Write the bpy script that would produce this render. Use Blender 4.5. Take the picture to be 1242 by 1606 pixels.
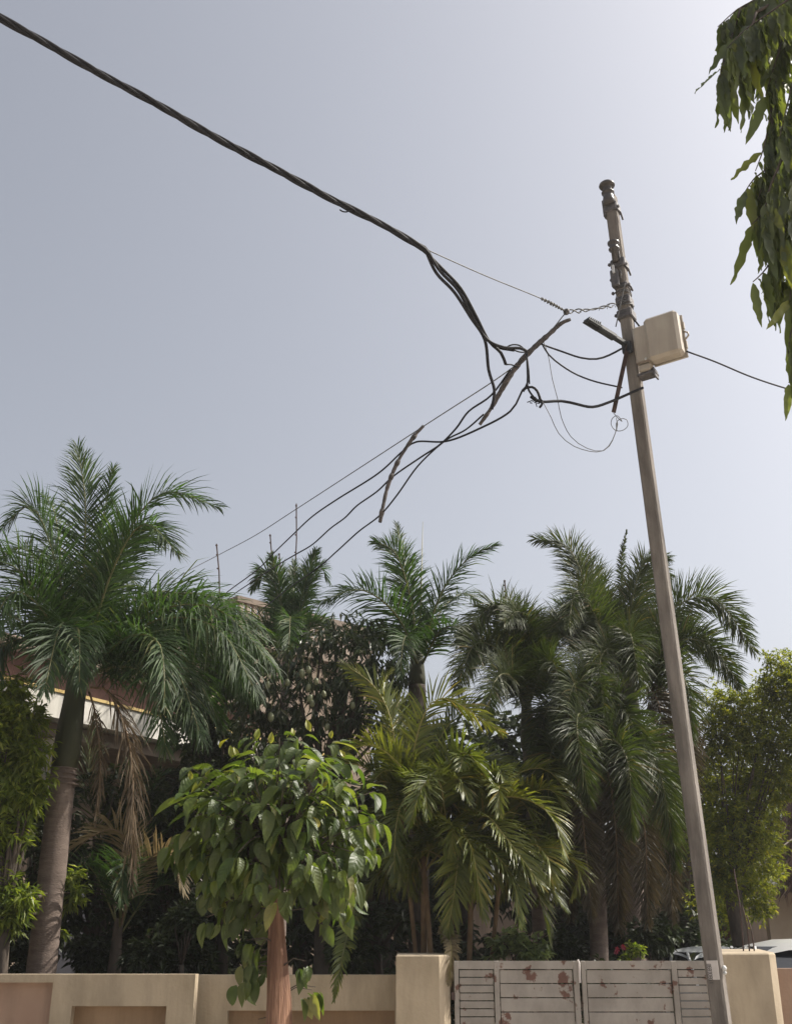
import bpy, math, random
from mathutils import Vector, Matrix
R = math.radians
for o in list(bpy.data.objects): bpy.data.objects.remove(o)
scene = bpy.context.scene
C = scene.collection
rng = random.Random(7)

# ------------------------------------------------------------------ camera, sky, sun, exposure
PITCH, F, EYE = R(22.3), 1650.0, 1.65
cam = bpy.data.objects.new('camera', bpy.data.cameras.new('camera')); C.objects.link(cam)
cam.data.sensor_fit = 'VERTICAL'; cam.data.sensor_height = 24; cam.data.lens = F/1606*24
cam.data.clip_start = .05; cam.data.clip_end = 3000
cam.location = (0, 0, EYE); cam.rotation_euler = (R(90)+PITCH, 0, 0)
scene.camera = cam
SUN_EL, SUN_AZ = R(47), R(78)          # azimuth measured from +Y (straight ahead) towards +X (right)
world = bpy.data.worlds.new('World'); scene.world = world; world.use_nodes = True
wn = world.node_tree; wn.nodes.clear()
sky = wn.nodes.new('ShaderNodeTexSky'); sky.sky_type = 'NISHITA'; sky.sun_disc = False
sky.sun_elevation = SUN_EL; sky.sun_rotation = SUN_AZ
sky.air_density = 1.0; sky.dust_density = 5.5; sky.ozone_density = 1.5; sky.altitude = 0
hs = wn.nodes.new('ShaderNodeHueSaturation'); hs.inputs['Saturation'].default_value = .40
bg = wn.nodes.new('ShaderNodeBackground'); bg.inputs['Strength'].default_value = .145
wo = wn.nodes.new('ShaderNodeOutputWorld')
tint = wn.nodes.new('ShaderNodeMix'); tint.data_type = 'RGBA'; tint.blend_type = 'MULTIPLY'; tint.inputs['Factor'].default_value = 1
tint.inputs['B'].default_value = (1.0, .99, .995, 1)      # dusty, faintly lavender air
wn.links.new(sky.outputs[0], hs.inputs['Color']); wn.links.new(hs.outputs[0], tint.inputs['A']); wn.links.new(tint.outputs['Result'], bg.inputs[0]); wn.links.new(bg.outputs[0], wo.inputs[0])
sun = bpy.data.objects.new('sun', bpy.data.lights.new('sun', 'SUN')); C.objects.link(sun)
sun.data.energy = 5.0; sun.data.angle = R(.6); sun.data.color = (1, .94, .84)
sd = Vector((math.cos(SUN_EL)*math.sin(SUN_AZ), math.cos(SUN_EL)*math.cos(SUN_AZ), math.sin(SUN_EL)))
sun.rotation_euler = sd.to_track_quat('Z', 'Y').to_euler()
vs = scene.view_settings
vs.view_transform = 'Standard'; vs.look = 'None'; vs.gamma = 1; vs.use_curve_mapping = False
vs.exposure = .28

# ------------------------------------------------------------------ helpers
cp, sp = math.cos(PITCH), math.sin(PITCH)
def P(px, py, Y):
    """point of the place at forward distance Y, seen in the photograph at (px, py)"""
    u, v = (px-621)/F, (803-py)/F
    dy, dz = cp - v*sp, sp + v*cp
    t = Y/dy
    return Vector((u*t, Y, EYE + dz*t))
def mpp(py, Y): return Y/(cp-(803-py)/F*sp)/F      # metres per pixel of the photograph there

class MB:
    def __init__(s): s.v = []; s.f = []; s.m = []
    def add(s, vs_, fs, m=0):
        o = len(s.v); s.v.extend(vs_)
        for f in fs: s.f.append([i+o for i in f]); s.m.append(m)
    def box(s, c, size, rot=None, m=0, bev=0):
        hx, hy, hz = size[0]/2, size[1]/2, size[2]/2
        c = Vector(c); M = rot or Matrix.Identity(3)
        if bev <= 0:
            vv = [c + M @ Vector((x*hx, y*hy, z*hz)) for x in (-1, 1) for y in (-1, 1) for z in (-1, 1)]
            s.add(vv, [(0,1,3,2),(4,6,7,5),(0,4,5,1),(2,3,7,6),(0,2,6,4),(1,5,7,3)], m)
        else:   # all edges chamfered: rings at 4 levels
            b = bev; rings = []
            for z, ins in ((-hz, b), (-hz+b, 0), (hz-b, 0), (hz, b)):
                x, y = hx-ins, hy-ins
                rings.append([c + M @ Vector(p+(z,)) for p in ((-x+b*(ins==0),-y),(x-b*(ins==0),-y),(x,-y+b*(ins==0)),(x,y-b*(ins==0)),(x-b*(ins==0),y),(-x+b*(ins==0),y),(-x,y-b*(ins==0)),(-x,-y+b*(ins==0)))])
            vv = sum(rings, []); fs = []
            for k in range(3):
                for i in range(8):
                    j = (i+1) % 8
                    fs.append((k*8+i, k*8+j, k*8+8+j, k*8+8+i))
            fs.append(tuple(range(7, -1, -1))); fs.append(tuple(range(24, 32)))
            s.add(vv, fs, m)
    def tube(s, pts, rad, n=6, m=0, cap=True):
        pts = [Vector(p) for p in pts]
        N = len(pts); rads = rad if isinstance(rad, (list, tuple)) else [rad]*N
        T = [(pts[min(i+1, N-1)]-pts[max(i-1, 0)]).normalized() for i in range(N)]
        u = T[0].orthogonal().normalized(); vv = []
        for i in range(N):
            u = (u - T[i]*u.dot(T[i])).normalized(); w = T[i].cross(u)
            for k in range(n):
                a = 2*math.pi*k/n
                vv.append(pts[i] + (u*math.cos(a)+w*math.sin(a))*rads[i])
        fs = [(i*n+k, i*n+(k+1) % n, (i+1)*n+(k+1) % n, (i+1)*n+k) for i in range(N-1) for k in range(n)]
        if cap: fs += [tuple(range(n-1, -1, -1)), tuple((N-1)*n+k for k in range(n))]
        s.add(vv, fs, m)
    def lathe(s, c, axis, prof, n=16, m=0):
        axis = Vector(axis).normalized(); u = axis.orthogonal().normalized(); w = axis.cross(u); c = Vector(c)
        vv = []
        for r, h in prof:
            for k in range(n):
                a = 2*math.pi*k/n
                vv.append(c + axis*h + (u*math.cos(a)+w*math.sin(a))*max(r, 1e-4))
        N = len(prof)
        fs = [(i*n+k, i*n+(k+1) % n, (i+1)*n+(k+1) % n, (i+1)*n+k) for i in range(N-1) for k in range(n)]
        fs += [tuple(range(n-1, -1, -1)), tuple((N-1)*n+k for k in range(n))]
        s.add(vv, fs, m)
    def mesh(s, name, mats, smooth=False):
        me = bpy.data.meshes.new(name); me.from_pydata([tuple(v) for v in s.v], [], s.f)
        for mt in (mats if isinstance(mats, (list, tuple)) else [mats]): me.materials.append(mt)
        if any(s.m): me.polygons.foreach_set('material_index', s.m)
        if smooth: me.polygons.foreach_set('use_smooth', [True]*len(s.f))
        me.update(); return me
    def build(s, name, mats, parent=None, smooth=False):
        o = bpy.data.objects.new(name, s.mesh(name, mats, smooth)); C.objects.link(o)
        if parent: o.parent = parent; o.matrix_parent_inverse = Matrix.Translation(parent.location).inverted() if parent.location.length else Matrix.Identity(4)
        return o
def link(name, me, parent, mat4):
    o = bpy.data.objects.new(name, me); C.objects.link(o); o.matrix_world = mat4
    if parent:
        o.parent = parent; o.matrix_parent_inverse = Matrix.Translation(parent.location).inverted()
    return o
def tag(o, label=None, cat=None, group=None, kind=None):
    if label: o['label'] = label
    if cat: o['category'] = cat
    if group: o['group'] = group
    if kind: o['kind'] = kind
    return o
def thing(name, label, cat, loc=(0, 0, 0), group=None):
    o = bpy.data.objects.new(name, None); C.objects.link(o); o.location = loc; o.empty_display_size = .2
    return tag(o, label, cat, group)
def catmull(pts, step=.05):
    pts = [Vector(p) for p in pts]
    if len(pts) == 2: pts = [pts[0], (pts[0]+pts[1])/2, pts[1]]
    q = [pts[0]*2-pts[1]] + pts + [pts[-1]*2-pts[-2]]
    out = []
    for i in range(1, len(q)-2):
        a, b, c, d = q[i-1:i+3]
        n = max(2, int((c-b).length/step))
        for k in range(n):
            t = k/n
            out.append(.5*((2*b)+(c-a)*t+(2*a-5*b+4*c-d)*t*t+(3*b-a-3*c+d)*t**3))
    out.append(pts[-1]); return out
def resample(pts, n):
    L = [0]
    for a, b in zip(pts, pts[1:]): L.append(L[-1]+(b-a).length)
    out = []; j = 0
    for i in range(n):
        d = L[-1]*i/(n-1)
        while j < len(L)-2 and L[j+1] < d: j += 1
        s_ = L[j+1]-L[j]; out.append(pts[j].lerp(pts[j+1], (d-L[j])/s_ if s_ else 0))
    return out, L[-1]
def rotz(a): return Matrix.Rotation(a, 3, 'Z')

# ------------------------------------------------------------------ materials
def mat(name, col, rough=.7, col2=None, scale=6, bump=0, bscale=40, metal=0, spec=.4, stretch=(1, 1, 1), detail=6, contrast=(.35, .65)):
    m = bpy.data.materials.new(name); m.use_nodes = True; nt = m.node_tree; b = nt.nodes['Principled BSDF']
    b.inputs['Base Color'].default_value = (*col, 1); b.inputs['Roughness'].default_value = rough
    b.inputs['Metallic'].default_value = metal; b.inputs['Specular IOR Level'].default_value = spec
    tc = nt.nodes.new('ShaderNodeTexCoord'); mp = nt.nodes.new('ShaderNodeMapping'); mp.inputs['Scale'].default_value = stretch
    nt.links.new(tc.outputs['Object'], mp.inputs[0])
    if col2:
        n = nt.nodes.new('ShaderNodeTexNoise'); n.inputs['Scale'].default_value = scale; n.inputs['Detail'].default_value = detail
        nt.links.new(mp.outputs[0], n.inputs['Vector'])
        r = nt.nodes.new('ShaderNodeValToRGB'); r.color_ramp.elements[0].position = contrast[0]; r.color_ramp.elements[1].position = contrast[1]
        r.color_ramp.elements[0].color = (*col, 1); r.color_ramp.elements[1].color = (*col2, 1)
        nt.links.new(n.outputs['Fac'], r.inputs[0]); nt.links.new(r.outputs[0], b.inputs['Base Color'])
    if bump:
        n2 = nt.nodes.new('ShaderNodeTexNoise'); n2.inputs['Scale'].default_value = bscale; n2.inputs['Detail'].default_value = 5
        nt.links.new(mp.outputs[0], n2.inputs['Vector'])
        bp = nt.nodes.new('ShaderNodeBump'); bp.inputs['Strength'].default_value = bump; bp.inputs['Distance'].default_value = .02
        nt.links.new(n2.outputs['Fac'], bp.inputs['Height']); nt.links.new(bp.outputs[0], b.inputs['Normal'])
    return m
def leafmat(name, a, b_, c=None, rough=.45, trans=.3, tint=(1.3, 1.35, .5), spec=.4, veins=0):
    """two-sided leaf: colour varies from leaf to leaf and over each leaf, some light passes through"""
    m = bpy.data.materials.new(name); m.use_nodes = True; nt = m.node_tree; p = nt.nodes['Principled BSDF']
    g = nt.nodes.new('ShaderNodeNewGeometry'); oi = nt.nodes.new('ShaderNodeObjectInfo')
    ad = nt.nodes.new('ShaderNodeMath'); ad.operation = 'ADD'; fr_ = nt.nodes.new('ShaderNodeMath'); fr_.operation = 'FRACT'
    nt.links.new(g.outputs['Random Per Island'], ad.inputs[0]); nt.links.new(oi.outputs['Random'], ad.inputs[1]); nt.links.new(ad.outputs[0], fr_.inputs[0])
    r = nt.nodes.new('ShaderNodeValToRGB'); e = r.color_ramp.elements
    e[0].color = (*a, 1); e[1].color = (*b_, 1)
    if c: k = e.new(.93); k.color = (*b_, 1); e[-1].color = (*c, 1)
    nt.links.new(fr_.outputs[0], r.inputs[0])
    tc = nt.nodes.new('ShaderNodeTexCoord'); n = nt.nodes.new('ShaderNodeTexNoise'); n.inputs['Scale'].default_value = 2.5; n.inputs['Detail'].default_value = 3
    nt.links.new(tc.outputs['Object'], n.inputs['Vector'])
    mr = nt.nodes.new('ShaderNodeMapRange'); mr.inputs['From Min'].default_value = .3; mr.inputs['From Max'].default_value = .7
    mr.inputs['To Min'].default_value = .65; mr.inputs['To Max'].default_value = 1.35
    nt.links.new(n.outputs['Fac'], mr.inputs[0])
    mx = nt.nodes.new('ShaderNodeMix'); mx.data_type = 'RGBA'; mx.blend_type = 'MULTIPLY'; mx.inputs['Factor'].default_value = 1
    nt.links.new(r.outputs[0], mx.inputs['A']); nt.links.new(mr.outputs[0], mx.inputs['B'])
    nt.links.new(mx.outputs['Result'], p.inputs['Base Color'])
    p.inputs['Roughness'].default_value = rough; p.inputs['Specular IOR Level'].default_value = spec
    tr = nt.nodes.new('ShaderNodeBsdfTranslucent')
    m2 = nt.nodes.new('ShaderNodeMix'); m2.data_type = 'RGBA'; m2.blend_type = 'MULTIPLY'; m2.inputs['Factor'].default_value = 1
    nt.links.new(mx.outputs['Result'], m2.inputs['A']); m2.inputs['B'].default_value = (*[t*1.6 for t in tint], 1)
    nt.links.new(m2.outputs['Result'], tr.inputs[0])
    ms = nt.nodes.new('ShaderNodeMixShader'); ms.inputs[0].default_value = trans
    nt.links.new(p.outputs[0], ms.inputs[1]); nt.links.new(tr.outputs[0], ms.inputs[2])
    nt.links.new(ms.outputs[0], nt.nodes['Material Output'].inputs['Surface'])
    if veins:
        w = nt.nodes.new('ShaderNodeTexWave'); w.wave_type = 'BANDS'; w.bands_direction = 'X'; w.inputs['Scale'].default_value = veins
        ab = nt.nodes.new('ShaderNodeVectorMath'); ab.operation = 'ABSOLUTE'
        sx = nt.nodes.new('ShaderNodeSeparateXYZ'); nt.links.new(tc.outputs['Object'], ab.inputs[0]); nt.links.new(ab.outputs[0], sx.inputs[0])
        mm = nt.nodes.new('ShaderNodeMath'); mm.operation = 'MULTIPLY_ADD'; mm.inputs[1].default_value = -.8
        nt.links.new(sx.outputs['Y'], mm.inputs[0]); nt.links.new(sx.outputs['X'], mm.inputs[2])
        cx = nt.nodes.new('ShaderNodeCombineXYZ'); nt.links.new(mm.outputs[0], cx.inputs[0]); nt.links.new(cx.outputs[0], w.inputs[0])
        bp = nt.nodes.new('ShaderNodeBump'); bp.inputs['Strength'].default_value = .32; bp.inputs['Distance'].default_value = .005
        nt.links.new(w.outputs['Fac'], bp.inputs['Height']); nt.links.new(bp.outputs[0], p.inputs['Normal']); nt.links.new(bp.outputs[0], tr.inputs['Normal'])
    return m

M = dict(
    concrete=mat('pole_concrete', (.148, .130, .113), .9, (.21, .188, .165), 5, .5, 60, stretch=(1, 1, .35)),
    steel=mat('dark_galvanised_steel', (.07, .068, .07), .6, (.13, .12, .12), 25, .2, 80, metal=.3),
    rust=mat('rusty_steel', (.055, .038, .034), .85, (.095, .06, .05), 20, .4, 90),
    porcelain=mat('brown_porcelain', (.050, .045, .045), .4, (.075, .068, .065), 10),
    box=mat('beige_box_plastic', (.345, .30, .245), .5, (.39, .345, .285), 4, .05, 30),
    black=mat('black_cable_sheath', (.014, .014, .017), .65, (.024, .024, .027), 30, .1, 100, spec=.2),
    wire=mat('grey_wire', (.10, .10, .10), .6, (.16, .16, .16), 30),
    stick=mat('weathered_spreader_stick', (.05, .045, .042), .9, (.10, .085, .078), 18, .6, 60),
    lamp=mat('dark_grey_lamp_housing', (.028, .032, .038), .55, (.045, .05, .056), 12),
    lens=mat('pale_lamp_lens', (.55, .56, .55), .3, (.5, .5, .5), 5),
    wall=mat('cream_wall_paint', (.385, .315, .222), .9, (.45, .37, .268), 2.2, .25, 30, detail=8),
    panel=mat('tan_niche_paint', (.255, .168, .098), .9, (.31, .215, .135), 2, .25, 30),
    pinkpanel=mat('pinkish_niche_paint', (.31, .205, .15), .9, (.36, .25, .185), 2, .2, 30),
    trunk=mat('grey_palm_trunk', (.135, .103, .086), .95, (.20, .155, .13), 5, .5, 30, stretch=(1, 1, 4)),
    trunkdark=mat('dark_bark', (.06, .048, .038), .95, (.11, .088, .07), 8, .8, 25, stretch=(1, 1, .4)),
    redbark=mat('red_brown_bark', (.13, .065, .040), .9, (.27, .15, .095), 9, .9, 26, stretch=(2.2, 2.2, .18), contrast=(.38, .6)),
    shaft=mat('green_crownshaft', (.032, .038, .016), .55, (.058, .058, .026), 4, .15, 20, stretch=(2, 2, .4)),
    stalk=mat('olive_stalk', (.10, .11, .035), .5, (.15, .14, .05), 6),
    yellowstalk=mat('yellow_green_stalk', (.24, .21, .055), .5, (.30, .25, .08), 6),
    drystalk=mat('dry_stalk', (.16, .105, .06), .8, (.22, .15, .09), 6),
    royal=leafmat('royal_palm_leaf', (.024, .044, .017), (.048, .078, .026), (.11, .11, .045), .55, .28, (1.05, 1.35, .4), .24),
    fox=leafmat('foxtail_palm_leaf', (.026, .040, .012), (.056, .068, .020), (.12, .09, .036), .52, .28, (1.15, 1.3, .4), .26),
    foxbrown=leafmat('foxtail_old_leaf', (.042, .036, .021), (.076, .062, .036), (.13, .105, .06), .5, .15, (1.2, 1, .6)),
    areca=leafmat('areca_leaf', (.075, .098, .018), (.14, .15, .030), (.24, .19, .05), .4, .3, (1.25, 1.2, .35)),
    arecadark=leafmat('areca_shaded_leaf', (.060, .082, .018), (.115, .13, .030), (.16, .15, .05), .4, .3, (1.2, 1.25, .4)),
    dry=leafmat('dry_palm_leaf', (.165, .13, .066), (.25, .20, .11), (.32, .27, .16), .7, .2, (1.1, 1, .8)),
    kadam=leafmat('broad_leaf', (.046, .074, .020), (.100, .124, .038), (.21, .20, .085), .44, .40, (1.25, 1.35, .35), .45, veins=9),
    young=leafmat('young_leaf', (.20, .23, .035), (.30, .27, .05), None, .4, .35, (1.2, 1.2, .35)),
    ashoka=leafmat('mast_tree_leaf', (.082, .104, .056), (.135, .155, .078), (.17, .18, .05), .42, .48, (1.25, 1.3, .3)),
    neem=leafmat('fine_yellow_green_leaf', (.075, .105, .022), (.20, .225, .036), (.32, .29, .04), .5, .48, (1.3, 1.2, .3)),
    mango=leafmat('mango_leaf', (.028, .044, .018), (.056, .074, .030), (.13, .125, .07), .38, .16, (1.1, 1.2, .5)),
    bright=leafmat('bright_small_leaf', (.090, .125, .024), (.19, .22, .046), (.30, .30, .08), .42, .45, (1.2, 1.3, .35)),
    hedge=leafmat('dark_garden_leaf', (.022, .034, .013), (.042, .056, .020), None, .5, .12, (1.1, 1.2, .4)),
    pale=leafmat('pale_shrub_leaf', (.12, .16, .07), (.20, .24, .11), None, .4, .25, (1.1, 1.2, .5)),
    flower=leafmat('red_flower', (.17, .022, .04), (.26, .04, .06), None, .5, .3, (1.2, .6, .6)),
    mangofruit=mat('green_mango', (.13, .15, .08), .45, (.19, .20, .11), 8),
    soil=mat('garden_soil', (.07, .055, .038), .95, (.11, .085, .06), 3, .5, 20),
    road=mat('dusty_road', (.34, .30, .25), .95, (.42, .37, .31), 1.2, .3, 30),
    white=mat('white_house_paint', (.50, .48, .43), .8, (.58, .56, .51), 2, .1, 30),
    yellow=mat('yellow_trim_paint', (.45, .31, .10), .7, (.50, .37, .15), 3),
    brick=mat('red_house_wall', (.075, .036, .028), .9, (.11, .056, .042), 5, .4, 30),
    housewall=mat('tan_house_wall', (.20, .15, .11), .9, (.27, .21, .16), 1.5, .2, 30),
    dark=mat('dark_doorway', (.02, .02, .028), .7, (.03, .028, .035), 5),
    maroon=mat('maroon_shutter', (.07, .02, .02), .7, (.10, .03, .028), 5),
    baluster=mat('weathered_baluster', (.34, .275, .22), .9, (.42, .345, .28), 4, .2, 40),
    rail=mat('dark_parapet_rail', (.16, .125, .10), .9, (.24, .19, .15), 4, .2, 40),
    deadleaf=leafmat('dead_palm_leaf', (.088, .064, .040), (.145, .108, .068), (.21, .16, .10), .8, .12, (1.1, 1, .8)),
    hutwall=mat('beige_hut_wall', (.34, .265, .195), .9, (.41, .33, .25), 2, .2, 30),
    thatch=leafmat('brown_thatch', (.085, .042, .036), (.27, .155, .13), (.46, .33, .29), .8, .05, (1, 1, 1)),
    carpaint=mat('white_car_paint', (.62, .64, .66), .25, (.64, .66, .68), 3, spec=.6),
    silver=mat('silver_car_paint', (.50, .50, .49), .3, (.52, .52, .51), 3, spec=.6, metal=.2),
    tyre=mat('tyre_rubber', (.02, .02, .02), .9, (.03, .03, .03), 20),
    sticker=mat('white_paint_plate', (.52, .48, .45), .7, (.58, .54, .51), 20),
    ink=mat('black_ink', (.05, .045, .05), .8),
    hdl=mat('headlight_glass', (.6, .62, .65), .1),
)
# car glass: dark, glossy
M['glass'] = mat('tinted_car_glass', (.015, .018, .022), .08, spec=.6)
# gate paint: off-white, peeling to rust in blotches and along edges
def gatemat():
    m = mat('peeling_gate_paint', (.27, .243, .213), .6, (.325, .295, .262), 3, .1, 30); nt = m.node_tree; p = nt.nodes['Principled BSDF']
    src = p.inputs['Base Color'].links[0].from_socket
    g = nt.nodes.new('ShaderNodeNewGeometry')
    n = nt.nodes.new('ShaderNodeTexNoise'); n.inputs['Scale'].default_value = 6.5; n.inputs['Detail'].default_value = 7; n.inputs['Roughness'].default_value = .55
    nt.links.new(g.outputs['Position'], n.inputs['Vector'])
    r = nt.nodes.new('ShaderNodeValToRGB'); r.color_ramp.elements[0].position = .60; r.color_ramp.elements[1].position = .635
    nt.links.new(n.outputs['Fac'], r.inputs[0])
    mx = nt.nodes.new('ShaderNodeMix'); mx.data_type = 'RGBA'; nt.links.new(r.outputs[0], mx.inputs['Factor'])
    nt.links.new(src, mx.inputs['A']); mx.inputs['B'].default_value = (.135, .066, .048, 1)
    nt.links.new(mx.outputs['Result'], p.inputs['Base Color']); return m
M['gate'] = gatemat()
def streak(key, lo=.72, hi=1.06, sc=3.0, st=(1, 1, .12)):
    """rain streaks and grime running down a painted or concrete face"""
    m = M[key]; nt = m.node_tree; p = nt.nodes['Principled BSDF']; src = p.inputs['Base Color'].links[0].from_socket
    g = nt.nodes.new('ShaderNodeNewGeometry'); mp = nt.nodes.new('ShaderNodeMapping'); mp.inputs['Scale'].default_value = st
    nt.links.new(g.outputs['Position'], mp.inputs[0])
    n = nt.nodes.new('ShaderNodeTexNoise'); n.inputs['Scale'].default_value = sc; n.inputs['Detail'].default_value = 8; n.inputs['Roughness'].default_value = .65
    nt.links.new(mp.outputs[0], n.inputs['Vector'])
    mr = nt.nodes.new('ShaderNodeMapRange'); mr.inputs['From Min'].default_value = .38; mr.inputs['From Max'].default_value = .58; mr.inputs['To Min'].default_value = lo; mr.inputs['To Max'].default_value = hi
    nt.links.new(n.outputs['Fac'], mr.inputs[0])
    mx = nt.nodes.new('ShaderNodeMix'); mx.data_type = 'RGBA'; mx.blend_type = 'MULTIPLY'; mx.inputs['Factor'].default_value = 1
    nt.links.new(src, mx.inputs['A']); nt.links.new(mr.outputs[0], mx.inputs['B']); nt.links.new(mx.outputs['Result'], p.inputs['Base Color'])
streak('wall', .82, 1.04, 4, (1, 1, .22)); streak('concrete', .68, 1.12, 9, (1, 1, .15)); streak('white', .6, 1.05, 3); streak('housewall', .7, 1.05, 3); streak('box', .88, 1.04, 7); streak('baluster', .6, 1.1, 5); streak('gate', .86, 1.05, 5, (1, 1, .6)); streak('pinkpanel', .85, 1.05, 4); streak('panel', .85, 1.05, 4)

# ------------------------------------------------------------------ ground
g = MB(); g.add([(-900, -900, 0), (900, -900, 0), (900, 900, 0), (-900, 900, 0)], [(0, 1, 2, 3)])
tag(g.build('ground', M['road']), kind='structure')
g = MB(); g.add([(-40, 11.9, .02), (40, 11.9, .02), (40, 400, .02), (-40, 400, .02)], [(0, 1, 2, 3)])
tag(g.build('garden_soil', M['soil']), kind='structure')

# ------------------------------------------------------------------ boundary wall, pillars and gate
WY = 11.4
def wz(py, Y=WY): return P(0, py, Y).z
def wx(px, py=1560, Y=WY): return P(px, py, Y).x
def wall_segment(name, label, Y, x0, x1, top, niches, th=.18):
    t = thing(name, label, 'wall', ((x0+x1)/2, Y+th/2, 0))
    xs = [x0] + sum([[a, b] for a, b, *_ in niches], []) + [x1]
    f = MB(); lo = .25
    for i in range(0, len(xs), 2):
        if xs[i+1]-xs[i] > .01: f.box(((xs[i]+xs[i+1])/2, Y+th/2, top/2), (xs[i+1]-xs[i], th, top))
    f.build('frame', M['wall'], t)
    for a, b, ht, mm in niches:
        q = MB(); q.box(((a+b)/2, Y+th/2, (ht+top)/2), (b-a, th-.004, top-ht)); q.build('top_rail', M['wall'], t)
        q = MB(); q.box(((a+b)/2, Y+th/2, lo/2), (b-a, th-.004, lo)); q.build('bottom_rail', M['wall'], t)
        q = MB(); q.box(((a+b)/2, Y+th-.035, (lo+ht)/2), (b-a, .05, ht-lo)); q.build('niche_panel', M[mm], t)
    return t
top = wz(1528)
Y2 = WY+.36
wall_segment('boundary_wall', 'cream boundary wall with square niches in front of the grey palm trunk', WY, -8.5, wx(305),
             top, [(-5.6, wx(82), wz(1541), 'pinkpanel'), (wx(115), wx(263), wz(1578), 'panel')])
wall_segment('boundary_wall', 'cream boundary wall set back behind the broad-leaved tree trunk', Y2, wx(300, 1560, Y2), wx(622, 1560, Y2),
             wz(1529, Y2), [(wx(357, 1590, Y2), wx(622, 1590, Y2)-.02, wz(1585, Y2), 'panel')])
def pillar(name, label, x0, x1, Y, d, h, chr_=.0, slope=0):
    b = MB(); bev = .012
    pl = [(x0, Y), (x1-chr_, Y), (x1, Y+chr_*1.1 if chr_ else Y), (x1, Y+d), (x0, Y+d)]
    if not chr_: pl = [(x0, Y), (x1, Y), (x1, Y+d), (x0, Y+d)]
    n = len(pl); cx = sum(p[0] for p in pl)/n; cy = sum(p[1] for p in pl)/n
    rings = [[(x, y, 0) for x, y in pl], [(x, y, h-bev) for x, y in pl], [(x+(cx-x)*.05, y+(cy-y)*.05, h+slope*(y-Y)) for x, y in pl]]
    fs = [(k*n+i, k*n+(i+1) % n, (k+1)*n+(i+1) % n, (k+1)*n+i) for k in range(2) for i in range(n)] + [tuple(range(2*n, 3*n))]
    b.add(sum(rings, []), fs)
    o = b.build(name, M['wall']); return tag(o, label, 'gate pillar')
pillar('gate_pillar', 'cream gate pillar left of the gate under a hanging palm frond', wx(621, 1520), wx(706, 1520), WY, .55, wz(1498), .11, .03)
pillar('gate_pillar', 'cream gate pillar right of the utility pole with rods standing on top', wx(1128, 1520), wx(1221, 1520), WY-.05, .6, wz(1495, WY-.05), .1, .06)
pw = MB(); pw.box((wx(1221)+2.5, WY+.45, wz(1519, WY+.35)/2), (5.0, .18, wz(1519, WY+.35)))
tag(pw.build('side_wall', M['pinkpanel']), 'low pinkish wall running right from the gate pillar', 'wall')
def gate_leaf(label, xL, xR, order):
    Yg = WY+.05; top_ = wz(1507, Yg); bot = .06
    t = thing('gate_leaf', label, 'gate', ((xL+xR)/2, Yg, 0), 'metal gate leaves')
    fw = .055; dep = .045
    def stile(a, b):
        q = MB(); q.box(((a+b)/2, Yg, (bot+top_)/2), (b-a, dep, top_-bot), bev=.004); q.build('stile', M['gate'], t)
    W = xR-xL
    if order == 'nw': s1, s2 = xL+.32*W, xL+.36*W
    else: s1, s2 = xL+.655*W, xL+.695*W
    stile(xL, xL+fw*.8); stile(s1, s2); stile(xR-fw, xR)
    spans = [(xL+fw*.8, s1), (s2, xR-fw)]
    for a, b in spans:
        for z0, z1 in ((top_-.075, top_), (bot, bot+.08)):
            q = MB(); q.box(((a+b)/2, Yg, (z0+z1)/2), (b-a, dep-.006, z1-z0)); q.build('rail', M['gate'], t)
    for i, (a, b) in enumerate(spans):
        narrow = (i == 0) == (order == 'nw')
        pitch = .071 if narrow else .128
        gap = .008
        z = top_-.075-gap
        while z-pitch+gap > bot+.085:
            q = MB(); h = pitch-gap
            a_ = rng.uniform(-.012, .012)
            q.box(((a+b)/2, Yg+.004+rng.uniform(-.002, .003), z-h/2), (b-a-.016, .02, h), Matrix.Rotation(a_*.25, 3, 'Y'), bev=.003)
            q.build('slat', M['gate'], t); z -= pitch
    for zz in (top_-.32, .35):
        hx = xL-.015 if order == 'nw' else xR+.015
        q = MB(); q.box((hx, Yg-.005, zz), (.04, .05, .07), bev=.006); q.build('hinge', M['rust'], t)
    if order == 'nw':
        q = MB(); q.tube([(xR+.004, Yg-.025, top_-.2), (xR+.006, Yg-.03, top_-.02), (xR-.004, Yg-.02, top_+.01)], .012, 6); q.build('latch_bar', M['sticker'], t)
    return t
gate_leaf('left leaf of the peeling off-white slatted gate beside the cream pillar', wx(712, 1530, WY+.05), wx(907, 1530, WY+.05), 'nw')
gate_leaf('right leaf of the peeling off-white slatted gate half hidden by the utility pole', wx(911, 1530, WY+.05), wx(1127, 1530, WY+.05), 'wn')
rods = [(1166, 1494, 1150, 1363), (1175, 1492, 1163, 1420), (1183, 1493, 1170, 1435)]
for k, (x, y, x2, y2) in enumerate(rods):
    q = MB(); a = P(x, y+6, WY+.25); b = P(x2, y2, WY+.25)
    q.tube(catmull([a, a.lerp(b, .55)+Vector((.02, 0, 0)), b], .1), .007, 6)
    tag(q.build('rebar_rod', M['rust']), ['tallest thin rusty rod on the right gate pillar, bent at its tip', 'middle thin rusty rod on the right gate pillar', 'shorter thin rusty rod nearest the outer edge of the right gate pillar'][k], 'rod', 'rods on the right gate pillar')

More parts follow.
